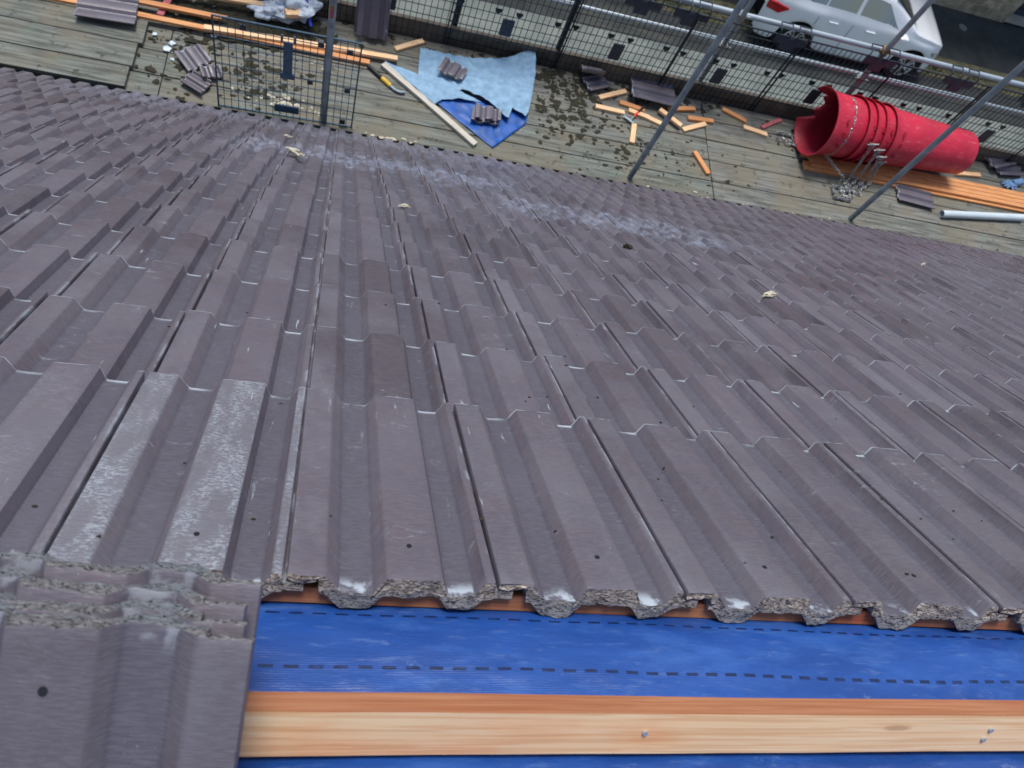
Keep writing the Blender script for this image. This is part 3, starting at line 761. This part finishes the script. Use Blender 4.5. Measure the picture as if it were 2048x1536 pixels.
for i in range(q + 1):
    a = -2.4 + 1.3 * i / q
    for z in (-3.10, -3.045, -3.00): lb.v.append((-.125 + .0248 * math.cos(a), 4.232 + .0248 * math.sin(a), z + .01 * i / q))
for i in range(q):
    for j in range(2): a = i * 3 + j; lb.f.append((a, a + 3, a + 4, a + 1)); lb.m.append(j)
part(lb, 'sticker', [M['pink'], M['rust']], smooth=40)

# ------------------------------------------------------------------ mesh guards
def guard_grid():
    mb = MB(); Wd, H = 1.03, 0.90; r = .0025
    for i in range(1, 20): mb.box(i * Wd / 20 - r, i * Wd / 20 + r, -r, r, 0.01, H)
    for i in range(1, 10): mb.box(0, Wd, -r * .9, r * 1.1, i * H / 10 - r, i * H / 10 + r)
    e = .0055
    mb.box(0, 2 * e, -e, e, 0, H); mb.box(Wd - 2 * e, Wd, -e, e, 0, H); mb.box(2 * e, Wd - 2 * e, -e, e, 0, 2 * e); mb.box(2 * e, Wd - 2 * e, -e, e, H - 2 * e, H)
    return mb
GG = guard_grid().mesh('mesh_grid', M['mesh']); GB = guard_grid().mesh('mesh_grid', M['mesh_blue'])
PL = MB().box(-.052, .052, -.006, .006, -.085, .085).mesh('plate', M['plate'])
def cupmesh():
    mb = MB()
    for i in range(8):
        a0, a1 = math.pi + math.pi * i / 8, math.pi + math.pi * (i + 1) / 8
        mb.add([(0, -.008, 0), (.03 * math.cos(a0), -.008, .04 * math.sin(a0)), (.03 * math.cos(a1), -.008, .04 * math.sin(a1)), (0, .004, 0), (.03 * math.cos(a0), .004, .04 * math.sin(a0)), (.03 * math.cos(a1), .004, .04 * math.sin(a1))],
               [(0, 1, 2), (5, 4, 3), (1, 4, 5, 2)])
    return mb.mesh('lug', M['mesh'])
CUP = cupmesh()
def hookmesh():
    mb = MB(); r = .006
    for c in (-.09, .09):
        a, b, z0, z1 = c - .055, c + .055, 0.0, .105
        pts = [(a, -.005, z0), (a, -.005, z1 - .02), (a, .07, z1), (b, .07, z1), (b, -.005, z1 - .02), (b, -.005, z0)]
        mb.path(pts, r, 6)
        mb.box(a - .008, b + .008, -.009, .009, -.035, .03)
    mb.box(-.06, .06, -.012, .012, -.10, .02)
    return mb.mesh('hook_bracket', M['plate'])
HK = hookmesh()
def link(name, me, parent, loc):
    o = bpy.data.objects.new(name, me); COL.objects.link(o); o.parent = parent; o.location = loc; return o
pos = ['at the far left end of the deck', 'behind the clear sack', 'beside the standing tiles', 'behind the pale felt sheet, nearest its raised corner', 'behind the three loose tiles and offcuts',
       'with rear car wheel seen over it', 'behind the mouth of the red chute', 'behind the closed end of the red chute', 'furthest right along the deck']
xs_ = [-1.2, -.2, .79, 1.79, 2.79, 3.78, 4.78, 5.78, 6.78]
hook = {1: [.75], 2: [.5], 3: [.52, .95], 4: [.90], 5: [.82], 6: [.68], 7: [.55], 8: [.6], 0: [.5]}
for i, (x, lab) in enumerate(zip(xs_, pos)):
    g = empty('mesh_guard', (x, 5.325 + (.012 if i % 2 else 0), ZD - .03)); tag(g, 'mesh guard on the outer rail ' + lab, 'mesh guard', 'mesh guards hung along the outer rail')
    link('mesh_grid', GG, g, (0, 0, 0))
    link('plate', PL, g, (.49, -.004, .335))
    for cx in (.38, .56, .90, .06): link('lug', CUP, g, (cx, 0, .50))
    for h in hook[i]: link('hook_bracket', HK, g, (h, 0, .86))
g = empty('mesh_guard', (-.90, 4.19, ZD + .0), (math.radians(-1.5), 0, math.radians(1.5))); tag(g, 'dark blue mesh guard standing at the inner edge of the deck beside the upright pole', 'mesh guard')
o = link('mesh_grid', GB, g, (0, 0, 0)); o.scale = (.97, 1, .93)
for cx, cz in ((.2, .78), (.72, .76), (.92, .74), (.5, .42), (.66, .40), (.93, .38), (.92, .05)): link('plate', PL, g, (cx, -.004, cz)).scale = (.4, 1, .25)
o = MB().box(-.032, .032, -.012, .0, -.12, .16).box(-.05, .05, -.016, -.004, -.17, -.12).box(-.05, -.035, -.016, -.004, .16, .22).box(.035, .05, -.016, -.004, .16, .22).build('clip_bracket', M['clipblue'], g, loc=(.50, -.01, .58))
MB().box(-.09, .09, -.012, .0, -.035, .035).build('foot_plate', M['clipblue'], g, loc=(.50, -.01, .10))

# ------------------------------------------------------------------ loose tiles on the deck
def deck_tile(cx, cy, ang, Wt, Lt, lab, z=0.048, tiltx=0, tilty=0, broken=False, seed=0, parent=None, group='loose tiles left on the scaffold deck'):
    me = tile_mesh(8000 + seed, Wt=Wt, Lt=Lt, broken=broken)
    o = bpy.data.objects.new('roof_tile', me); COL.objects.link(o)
    # tile space: u across, s along; centre it
    Rm = Matrix.Rotation(math.radians(ang), 4, 'Z') @ Matrix.Rotation(math.radians(tiltx), 4, 'X') @ Matrix.Rotation(math.radians(tilty), 4, 'Y')
    o.matrix_world = Matrix.Translation((cx, cy, ZD + z)) @ Rm @ Matrix.Translation((-Wt / 2, -Lt / 2, 0))
    tag(o, lab, 'roof tile', group); return o
deck_tile(-1.78, 4.835, 94, .255, .41, 'whole brown tile lying across orange battens on the raised boards', .10, seed=1)
deck_tile(-1.125, 4.555, 40, .20, .215, 'broken half tile on bare deck left of the blue mesh guard', .052, 4, 0, True, seed=2)
deck_tile(-1.06, 4.335, 62, .16, .20, 'small tile fragment nearest the eave, left of the blue mesh guard', .048, 0, 5, True, seed=3)
deck_tile(-.98, 4.44, 25, .15, .13, 'tile fragment tilted over another beside the blue mesh guard', .062, 12, 8, True, seed=4)
deck_tile(.165, 5.235, 3, .235, .41, 'front tile of the pair leaning upright on the toe board', .235, 62, 0, seed=5)
deck_tile(.145, 5.282, 1, .235, .41, 'rear tile of the pair leaning upright on the toe board', .225, 64, 0, seed=6)
deck_tile(.86, 4.95, -22, .20, .185, 'short broken tile on the upper part of the pale felt sheet', .098, 0, 0, True, seed=7)
deck_tile(1.155, 4.535, -8, .215, .16, 'lower tile fragment of the pair lying on the blue felt', .064, 0, 0, True, seed=8)
deck_tile(1.175, 4.552, -2, .205, .165, 'upper tile fragment of the pair lying on the blue felt', .092, 0, 0, True, seed=9)
deck_tile(2.13, 5.30, 92, .22, .195, 'cut tile leaning on the toe board behind the felt sheet', .115, 0, 34, seed=10)
deck_tile(2.19, 5.20, 118, .155, .21, 'small cut tile lying in front of the leaning one', .056, 0, 0, seed=11)
deck_tile(2.735, 5.215, 88, .285, .42, 'large whole tile lying on the timber offcuts by the toe board', .088, 0, 3, seed=12)
deck_tile(5.49, 4.625, 86, .195, .40, 'whole tile lying between the chute and the white pipe', .045, seed=13)
deck_tile(6.70, 5.33, 112, .20, .33, 'upper tile of the pair beyond the end of the red chute', .078, 0, 4, seed=14)
deck_tile(6.82, 5.27, 100, .20, .33, 'lower tile of the pair beyond the end of the red chute', .046, seed=15)

# ------------------------------------------------------------------ battens and offcuts
def timber(name, a, b, w_, h, m, lab, cat='batten', group=None, z=0.0, z2=None, roll=0, ragged=False):
    a, b = Vector((a[0], a[1], 0)), Vector((b[0], b[1], 0)); d = b - a; n = max(2, int(d.length / .05)); mb = MB()
    rs = random.Random(int(a.x * 999) + int(b.y * 77))
    for i in range(n + 1):
        f = i / n; x = d.length * f; bow = .004 * math.sin(f * math.pi) * min(1, d.length)
        for q, (y, zz) in enumerate(((-w_ / 2, 0), (w_ / 2, 0), (w_ / 2, h), (-w_ / 2, h))):
            ex = 0
            if ragged and i == n: ex = rs.uniform(-.05, .09)
            if i in (0, n): ex += rs.uniform(-.003, .003)
            mb.v.append((x + ex, y + bow, zz + rs.uniform(-.0006, .0006)))
    for i in range(n):
        for q in range(4): k = i * 4; mb.f.append((k + q, k + 4 + q, k + 4 + (q + 1) % 4, k + (q + 1) % 4)); mb.m.append(0)
    mb.f += [(0, 1, 2, 3), tuple(n * 4 + q for q in (3, 2, 1, 0))]; mb.m += [0, 0]
    z2 = z if z2 is None else z2
    o = mb.build(name, M[m], bevel=.002)
    o.location = (a.x, a.y, ZD + z); o.rotation_euler = (math.radians(roll), -math.atan2(z2 - z, d.length), math.atan2(d.y, d.x))
    tag(o, lab, cat, group); return o
GL = 'long battens lying along the left of the deck'
timber('batten', (-3.6, 4.80), (-1.93, 4.865), .045, .025, 'batten', 'orange batten end sticking out left of the whole tile', group=GL, z=.045)
timber('batten', (-3.4, 4.97), (-1.02, 5.005), .046, .025, 'batten', 'orange batten with a splintered broken end', group=GL, z=.045, z2=.05, ragged=True)
timber('batten', (-2.6, 5.06), (-.50, 5.225), .046, .025, 'batten_pale', 'pale pinkish batten running into the clear sack', group=GL, z=.075, z2=.08)
timber('batten', (-1.95, 4.862), (.185, 4.905), .046, .025, 'batten', 'long orange batten from the whole tile to the crowbar', group=GL, z=.046, z2=.005)
timber('batten', (-1.10, 4.872), (.405, 4.988), .046, .025, 'batten_pale', 'pale batten lying over the long orange one with its end by the felt', group=GL, z=.048, z2=.03)
timber('pink_stick', (-1.43, 4.93), (-1.395, 5.125), .05, .02, 'pink', 'short pink painted stick under the battens', 'stick', z=.022)
GO = 'timber offcuts scattered on the deck'
offs = [((.385,5.119),(.616,5.278),'pale offcut lying alone above the felt sheet',0,1), ((2.219,5.058),(2.485,5.204),'pale offcut between the small cut tile and the large tile',0,1), ((2.18,4.949),(2.454,4.942),'leftmost offcut of the row below the large tile',0,1),
        ((2.417,5.056),(2.655,5.022),'orange offcut half under the large tile',.0,0), ((2.50,4.985),(2.70,4.945),'pale offcut under the black handle of the red hammer',.0,1), ((2.62,4.965),(2.86,4.885),'offcut beneath the inner pole, right of the hammer',.0,1), ((2.796,5.045),(2.999,4.901),'pale offcut crossing another beside the inner pole',.027,1),
        ((2.90,5.10),(3.179,5.172),'orange offcut right of the large tile',0,0), ((3.094,5.042),(3.359,5.065),'orange offcut just above the pale angled one',0,0), ((3.027,4.884),(3.275,5.015),'pale offcut angled against the orange one',.0,1),
        ((2.544,4.837),(2.505,4.612),'pale offcut pointing to the eave below the hammer',0,1), ((3.12,4.657),(3.235,4.429),'orange offcut lying alone nearest the eave',0,0), ((3.475,5.246),(3.712,5.152),'orange offcut with a broken corner near the toe board',0,0),
        ((3.675,5.076),(3.921,5.038),'pale offcut between the broken one and the chute mouth',0,1), ((6.10,5.06),(6.423,5.105),'pale offcut poking out under the closed end of the chute',.0,1)]
for a, b, lab, z, pale in offs: timber('offcut', a, b, .046, .025, 'batten_pale' if pale else 'batten', lab, 'offcut', GO, z=z + .001)
timber('offcut', (3.879, 5.119), (4.11, 5.274), .04, .02, 'pink', 'pinkish offcut nearest the mouth of the chute', 'offcut', GO, z=.001)
timber('offcut', (1.37, 4.085), (1.86, 4.090), .03, .02, 'batten', 'thin strip of wood lodged between the eave and the deck', 'offcut', z=.01)
nb = 0
nm = ['first', 'second', 'third', 'fourth', 'fifth']
for layer, cnt in ((0, 5), (1, 4)):
    for i in range(cnt):
        y = 4.935 - i * .0475 - (.02 if layer else 0) - (.003 * i)
        x0 = 4.25 + random.Random(i + layer * 7).uniform(0, .10) + layer * .03
        timber('batten', (x0, y - .0), (9.4, y + .02), .046, .025, 'batten', 'orange batten in the bundle under the chute, %s from the street in its %s layer' % (nm[i], 'upper' if layer else 'lower'), group='orange battens bundled under the chute', z=.001 + layer * .0265)
timber('pale_batten', (.293, 4.918), (1.094, 4.257), .052, .03, 'strip', 'whitish timber strip lying along the edge of the felt', 'timber strip', z=.004)

# ------------------------------------------------------------------ felt sheet
def poly_sheet(name, pts, m, parent, cuts=3, bump=.004, seed=0):
    bm = bmesh.new(); vs = [bm.verts.new((x, y, ZD + z)) for x, y, z in pts]; bm.faces.new(vs)
    bmesh.ops.triangulate(bm, faces=bm.faces[:])
    for _ in range(cuts): bmesh.ops.subdivide_edges(bm, edges=bm.edges[:], cuts=1, use_grid_fill=True); bmesh.ops.triangulate(bm, faces=bm.faces[:])
    for v in bm.verts: v.co.z += bump * (noise.noise(Vector((v.co.x * 9, v.co.y * 9, seed))) + .7 * noise.noise(Vector((v.co.x * 22, v.co.y * 22, seed))))
    bmesh.ops.recalc_face_normals(bm, faces=bm.faces[:])
    me = bpy.data.meshes.new(name); bm.to_mesh(me); bm.free(); me.materials.append(M[m]); me.polygons.foreach_set('use_smooth', [True] * len(me.polygons))
    o = bpy.data.objects.new(name, me); COL.objects.link(o); o.parent = parent
    s = o.modifiers.new('thick', 'SOLIDIFY'); s.thickness = .002; s.offset = 1; return o
ft = empty('felt_sheet', (0, 0, 0)); tag(ft, 'crumpled roofing felt sheet, pale one side and bright blue the other, on the deck', 'felt sheet')
poly_sheet('blue_side', [(.66, 4.70, .012), (.95, 4.75, .013), (1.25, 4.76, .013), (1.549, 4.69, .013), (1.526, 4.589, .012), (1.243, 4.266, .012)], 'felt_blue', ft, 4, .008, 1)
poly_sheet('pale_side', [(.590, 5.185, .03), (.75, 5.18, .03), (.943, 5.185, .03), (1.15, 5.20, .04), (1.301, 5.235, .06), (1.45, 5.30, .09), (1.598, 5.38, .12), (1.60, 5.10, .08), (1.58, 4.90, .06), (1.545, 4.70, .045), (1.515, 4.635, .055), (1.40, 4.70, .055), (1.36, 4.565, .07), (1.28, 4.64, .065), (1.15, 4.74, .06), (.97, 4.80, .05), (.849, 4.73, .03), (.589, 4.844, .03)], 'felt', ft, 5, .017, 2)
poly_sheet('folded_flap', [(.300, 4.945, .035), (.738, 4.835, .040), (.953, 4.775, .044), (1.135, 4.705, .046), (.93, 4.69, .042), (.80, 4.655, .038), (.735, 4.585, .036)], 'felt', ft, 4, .011, 3)

# ------------------------------------------------------------------ rubble chute
def chute():
    a, b = Vector((4.272, 5.000, -3.78)), Vector((5.95, 5.075, -3.845)); d = (b - a).normalized()
    root = empty('rubble_chute', (4.272, 5.0, ZD)); tag(root, 'red plastic rubble chute lying on its side with nested sections', 'rubble chute')
    root_loc = Vector(root.location)
    q = d.to_track_quat('X', 'Z')
    def section(name, x0, x1, r0, r1, notch=False, lip=.026, th=.009):
        mb = MB(); n = 120; ks = 8
        outer = []; 
        for k in range(ks + 1):
            f = k / ks; x = x0 + (x1 - x0) * f; r = r0 + (r1 - r0) * f
            if k == 0: r += lip
            row = []
            for i in range(n):
                t_ = 2 * math.pi * i / n
                xx = x
                if notch and k <= 4:
                    # torn opening: upper left of the mouth
                    ang = (math.degrees(t_) + 180) % 360 + 180          # 270 = down, 360 = toward the street
                    c = 350; w2 = 31
                    if abs(ang - c) < w2: xx = x + (.18 * (1 - k / 5)) * (1 + .18 * math.sin(ang * .22)) * min(1, (w2 - abs(ang - c)) / 9) ** .7
                row.append((xx, math.cos(t_), math.sin(t_), r))
            outer.append(row)
        for row in outer:
            for x, c, s, r in row: mb.v.append(tuple(a - root_loc + q @ Vector((x, c * r, s * r))))
        o2 = len(mb.v)
        for row in outer:
            for x, c, s, r in row: mb.v.append(tuple(a - root_loc + q @ Vector((x, c * (r - th), s * (r - th)))))
        for k in range(ks):
            for i in range(n):
                p = k * n + i; p2 = k * n + (i + 1) % n
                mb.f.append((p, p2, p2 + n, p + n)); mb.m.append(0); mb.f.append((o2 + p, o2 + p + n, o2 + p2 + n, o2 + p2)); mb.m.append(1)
        for i in range(n):
            j = (i + 1) % n; mb.f.append((i, o2 + i, o2 + j, j)); mb.m.append(0); e = ks * n; mb.f.append((e + i, e + j, o2 + e + j, o2 + e + i)); mb.m.append(0)
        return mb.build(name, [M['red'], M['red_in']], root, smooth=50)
    section('chute_section', -0.05, .55, .285, .262, True)
    section('chute_section', .30, .85, .276, .250); section('chute_section', .40, .95, .270, .244); section('chute_section', .50, 1.0, .265, .240)
    section('chute_section', .62, 1.66, .262, .208)
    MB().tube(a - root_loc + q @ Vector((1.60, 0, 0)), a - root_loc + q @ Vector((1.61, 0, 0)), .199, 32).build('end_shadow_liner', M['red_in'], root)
    # moulded slots
    for x in (.06, .36, .46, .56, .70):
        for k, ang in enumerate((128, 150, 172)):
            t_ = math.radians(ang); r = .288 if x < .3 else .274
            c = a - root_loc + q @ Vector((x + .03, math.cos(t_) * r, math.sin(t_) * r))
            qq = q @ Euler((t_ - math.pi / 2, 0, 0)).to_quaternion()
            mb = MB(); Mm = Matrix.Translation(c) @ qq.to_matrix().to_4x4(); mb.box(-.012, .012, -.022, .022, -.004, .003, 0, Mm); mb.build('moulded_slot', M['red_in'], root, bevel=.002)
    # chain round the first collar and hook plates with chains
    def chain(mb, pts, step=.028):
        acc = 0; flip = 0
        for p, r_2 in zip(pts[:-1], pts[1:]):
            p, r_2 = Vector(p), Vector(r_2); dd = r_2 - p; nn = max(1, int(dd.length / step))
            for i in range(nn):
                c = p + dd * ((i + .5) / nn); qd = dd.to_track_quat('X', 'Z') @ Euler((math.pi / 2 * flip, 0, 0)).to_quaternion(); flip ^= 1
                mb.torus(c, qd, .0115, .0040, 10, 5, sx=1.75)
    mb = MB(); pts = []
    for i in range(14):
        t_ = math.radians(70 + i * 11); pts.append(a - root_loc + q @ Vector((.17 - .012 * i * .3, math.cos(t_) * .279, math.sin(t_) * .279)))
    pts += [Vector((4.62, 4.62, ZD + .10)) - root_loc, Vector((4.60, 4.60, ZD + .02)) - root_loc]
    chain(mb, pts); mb.build('collar_chain', M['clip'], root)
    for i, x in enumerate((.42, .52, .60, .66)):
        t_ = math.radians((158, 166, 180, 194)[i]); c = a - root_loc + q @ Vector((x, math.cos(t_) * .285, math.sin(t_) * .285))
        hm = MB(); hm.box(-.035, .035, -.006, .006, -.022, .022, 0, Matrix.Translation(c)); hm.tube(c + Vector((-.05, -.006, .0)), c + Vector((.05, -.006, .03)), .006, 8); hm.torus(c + Vector((0, -.012, -.03)), Euler((math.pi / 2, 0, 0)).to_quaternion(), .02, .005)
        ho = hm.build('hook_plate', M['clip'], root, bevel=.003)
        cm = MB(); e = Vector((4.72 + i * .09, 4.66 + .01 * i, ZD + .065)) - root_loc; chain(cm, [c + Vector((0, -.015, -.04)), c.lerp(e, .5) + Vector((0, -.01, -.03)), e, Vector((4.66 + i * .07, 4.60, ZD + .012)) - root_loc])
        cm.build('hanging_chain', M['clip'], ho)
    # heap of spare chain
    def heap(name, cx, cy, n, rad, lab):
        rr = random.Random(int(cx * 10)); mb = MB(); p = Vector((0, 0, .01)); pts = [p]
        ang = 0
        for i in range(n):
            ang += rr.uniform(-1.6, 1.9); p = Vector((max(-rad, min(rad, p.x + math.cos(ang) * .045)), max(-rad * .6, min(rad * .6, p.y + math.sin(ang) * .045)), .008 + rr.random() * .02)); pts.append(p)
        chain(mb, pts); o = mb.build(name, M['clip'], loc=(cx, cy, ZD + .003)); tag(o, lab, 'chain'); return o
    heap('chain_heap', 4.66, 4.50, 95, .11, 'heap of chain on the deck below the chute'); heap('chain_heap', 4.86, 4.63, 45, .16, 'loose length of chain against the batten bundle')
    heap('chain_heap', 4.14, 5.03, 40, .10, 'small heap of chain left of the chute mouth')
chute()

# ------------------------------------------------------------------ small things
pp = MB(); n = 28
for x0, r in ((0, .036), (0, .033)): pass
a, b = Vector((5.753, 4.475, ZD + .037)), Vector((6.79, 4.63, ZD + .037))
qd = (b - a).to_track_quat('Z', 'Y'); vs = []
for p, r in ((a, .036), (b, .036), (b, .032), (a, .032)):
    for i in range(n): t_ = 2 * math.pi * i / n; vs.append(p + qd @ Vector((math.cos(t_) * r, math.sin(t_) * r, 0)))
pp.add(vs, [(k * n + i, k * n + (i + 1) % n, ((k + 1) % 4) * n + (i + 1) % n, ((k + 1) % 4) * n + i) for k in range(4) for i in range(n)])
tag(pp.build('plastic_pipe', M['pvc'], smooth=40), 'short white plastic pipe lying near the eave', 'pipe')

ham = empty('hammer', (2.50, 4.86, ZD + .004), (0, 0, math.radians(52))); tag(ham, 'claw hammer with red and black handle among the offcuts', 'hammer')
MB().tube((.07, 0, .014), (.15, 0, .014), .013, 10).build('red_grip', M['redgrip'], ham, smooth=40)
MB().tube((.15, 0, .014), (.34, 0, .03), .014, 10, r2=.012).build('handle', M['black'], ham, smooth=40)
h = MB(); h.tube((.0, -.05, .014), (.0, .03, .014), .014, 12); h.tube((0, 0, .014), (.07, 0, .014), .009, 8)
h.tube((0, .03, .014), (-.02, .09, .014), .011, 8, r2=.003); h.tube((0, .03, .014), (.015, .09, .014), .011, 8, r2=.003); h.build('head', M['steel'], ham, smooth=40)
cb = empty('crowbar', (.175, 4.872, ZD + .004), (0, 0, math.radians(-41))); tag(cb, 'black tool with a yellow grip band lying left of the felt', 'crowbar')
MB().tube((0, 0, .016), (.16, 0, .016), .017, 10).build('handle', M['black'], cb, smooth=40)
MB().tube((.16, 0, .016), (.26, 0, .016), .018, 10).build('yellow_grip', M['yellow'], cb, smooth=40)
h = MB(); h.path([(.26, 0, .016), (.31, 0, .016), (.35, .015, .018), (.375, .05, .018)], .012, 8); h.build('claw', M['steel'], cb, smooth=40)

def lump(mb, c, r, seed, fl=.5, sub=2):
    bm = bmesh.new(); bmesh.ops.create_icosphere(bm, subdivisions=sub, radius=1)
    for v in bm.verts:
        k = 1 + .75 * noise.noise(v.co * 1.7 + Vector((seed * 3.1, seed, 0))) + .25 * noise.noise(v.co * 4 + Vector((seed, 0, 5)))
        v.co = Vector((v.co.x * k * r[0], v.co.y * k * r[1], v.co.z * k * r[2]))
    bm.verts.index_update(); vs = [v.co + Vector(c) for v in bm.verts]; fs = [tuple(v.index for v in f.verts) for f in bm.faces]; bm.free(); mb.add(vs, fs)
lump_labels = [((-.201, 3.586), .040, 'largest cream mortar lump, on the left roof slope'), ((-.29, 4.368), .022, 'small cream mortar lump lowest on the slope by the eave'), ((.284, 2.433), .022, 'cream mortar lump in the middle of the roof slope'),
               ((1.566, 1.779), .026, 'long cream mortar lump on the right of the roof slope'), ((3.635, 3.54), .018, 'small cream mortar lump at the far right of the slope')]
for i, ((u, s), r, lab) in enumerate(lump_labels):
    mb = MB(); lump(mb, (0, 0, 0), (r * 1.0, r * .42, r * .4), i + 2, sub=3); P = roofpt(u, s, .028 + r * .3)
    o = mb.build('mortar_lump', M['mortar'], loc=P, rot=(-TH, 0, math.radians(12 * i - 20))); tag(o, lab, 'mortar lump', 'mortar lumps fallen on the tiles')
mb = MB(); lump(mb, (0, 0, 0), (.020, .012, .012), 9); tag(mb.build('moss_lump', M['moss'], loc=roofpt(1.227, 2.385, .03), rot=(-TH, 0, 0)), 'dark moss lump on the right half of the roof', 'moss lump')

rg = random.Random(77); mb = MB()
for i in range(90):
    u, s = rg.uniform(-.3, 1.5), rg.uniform(.02, 1.2); r = rg.uniform(.0008, .0026)
    ph = ((u / W) % 1); n_ = interp(TOP, max(.01, min(.985, ph)))
    jn = int(max(0, (s - L) // G + 1)) if s > L else 0
    base_n = (0.0255 * s / L) if jn == 0 else (N0 + LIFT * (s - jn * G) / L)
    lump(mb, (u, s, base_n + n_ + r * .3), (r * 1.4, r, r * .8), rg.random() * 40, sub=1)
o = mb.build('dirt_specks', M['moss'], rot=(-TH, 0, 0)); tag(o, 'tiny dark dirt specks sprinkled over the nearest tiles', 'dirt', kind='stuff')
rg = random.Random(21)
mb = MB()
def scat(n, cx, cy, sx, sy, rmin, rmax):
    for i in range(n):
        x, y = rg.gauss(cx, sx), rg.gauss(cy, sy)
        if not (4.15 < y < 5.32) or x > 8: continue
        if .55 < x < 1.62 and 4.35 < y < 5.2 : continue
        r = rmin + (rmax - rmin) * rg.random() ** 2.2
        lump(mb, (x, y, ZD + r * .12), (r * rg.uniform(.5, 1.5), r * rg.uniform(.4, 1.2), r * .22), rg.random() * 90, sub=2 if r > .012 else 1)
scat(420, 1.90, 4.97, .24, .20, .004, .030); scat(160, 2.15, 4.60, .35, .16, .003, .026); scat(160, 2.9, 4.45, .45, .16, .003, .018); scat(200, 1.9, 5.2, .5, .06, .006, .03)
scat(520, -.85, 5.10, .30, .12, .014, .06); scat(60, -.72, 4.6, .05, .12, .01, .03); scat(120, -1.2, 4.6, .18, .22, .006, .032); scat(40, .8, 5.25, .4, .04, .006, .02); scat(60, 3.2, 5.22, .6, .05, .008, .03)  # first scatter: dense lumps added to stand in for a dark deck gap
scat(50, 5, 4.45, 1.0, .15, .004, .012); scat(60, 1.0, 4.30, .9, .08, .004, .012); scat(120, -.6, 4.5, .14, .12, .008, .03); scat(50, 4.4, 5.0, .3, .15, .006, .02)
tag(mb.build('moss_and_gap_fill', M['moss'], smooth=50), 'dark clumps of moss and dirt strewn over the deck boards, with dense lumps standing in for a dark gap at the left', 'debris', kind='stuff')
mb = MB()
for i in range(46):
    x, y = rg.gauss(-.42, .14), rg.gauss(4.33, .035); r = rg.uniform(.005, .022)
    if rg.random() < .15: x, y = rg.gauss(-.26, .07), rg.gauss(4.78, .03)
    lump(mb, (x, y, ZD + r * .35), (r * 1.3, r, r * .5), rg.random() * 60, sub=1)
for i in range(26):
    x, y = rg.uniform(.2, .7) if i < 12 else rg.uniform(2.5, 5.0), rg.gauss(4.17, .015); r = rg.uniform(.004, .014)
    lump(mb, (x, y, ZD + r * .35), (r * 1.8, r, r * .5), rg.random() * 60, sub=1)
tag(mb.build('mortar_crumbs', M['mortar'], smooth=50), 'cream mortar crumbs scattered on the deck by the blue mesh guard', 'debris', kind='stuff')
mb = MB()
for x, y, r in ((-1.305, 4.70, .022), (-1.335, 4.635, .026), (-1.44, 4.755, .016), (-1.28, 4.54, .013), (-1.03, 4.86, .02)): lump(mb, (x, y, ZD + .01), (r * 1.2, r, r * .4), x * 9, sub=2)
tag(mb.build('foam_scraps', M['pvc'], smooth=50), 'pale scraps scattered by the board ends on the left', 'debris', kind='stuff')

sk = empty('clear_sack', (-.46, 5.235, ZD)); tag(sk, 'crumpled clear plastic sack with blue print holding offcuts', 'sack')
mb = MB(); lump(mb, (.02, .03, .12), (.15, .16, .11), 3.3, sub=4); lump(mb, (-.16, -.06, .08), (.14, .08, .05), 7.7, sub=4); mb.build('bag', M['sack'], sk, smooth=70)
MB().box(-.012, .012, -.14, .10, -.004, .004, 0, Matrix.Translation((.115, -.06, .185)) @ Euler((.5, .35, .5)).to_matrix().to_4x4()).build('blue_strap', M['bluebag'], sk)
MB().box(-.10, .06, -.03, .03, -.02, .02, 0, Matrix.Translation((.04, -.10, .15)) @ Euler((.1, .1, .4)).to_matrix().to_4x4()).build('offcut_inside', M['batten_pale'], sk)
gl = MB()
q0 = Vector((6.80, 5.07, ZD + .02))
lump(gl, q0, (.06, .045, .018), 4.4, sub=3)
for i, (l_, an) in enumerate(((.075, 150), (.085, 168), (.08, 186), (.065, 204), (.05, 250))):
    t_ = math.radians(an + 20); e = q0 + Vector((math.cos(t_), math.sin(t_), 0)) * (.04 + l_); gl.tube(q0 + Vector((math.cos(t_), math.sin(t_), 0)) * .03, e, .013, 8, r2=.009)
gl.tube(q0 + Vector((.02, .01, 0)), q0 + Vector((.14, .05, .005)), .034, 12, r2=.042)
tag(gl.build('work_glove', M['glove'], smooth=50), 'pale blue work glove lying beyond the end of the chute', 'glove')
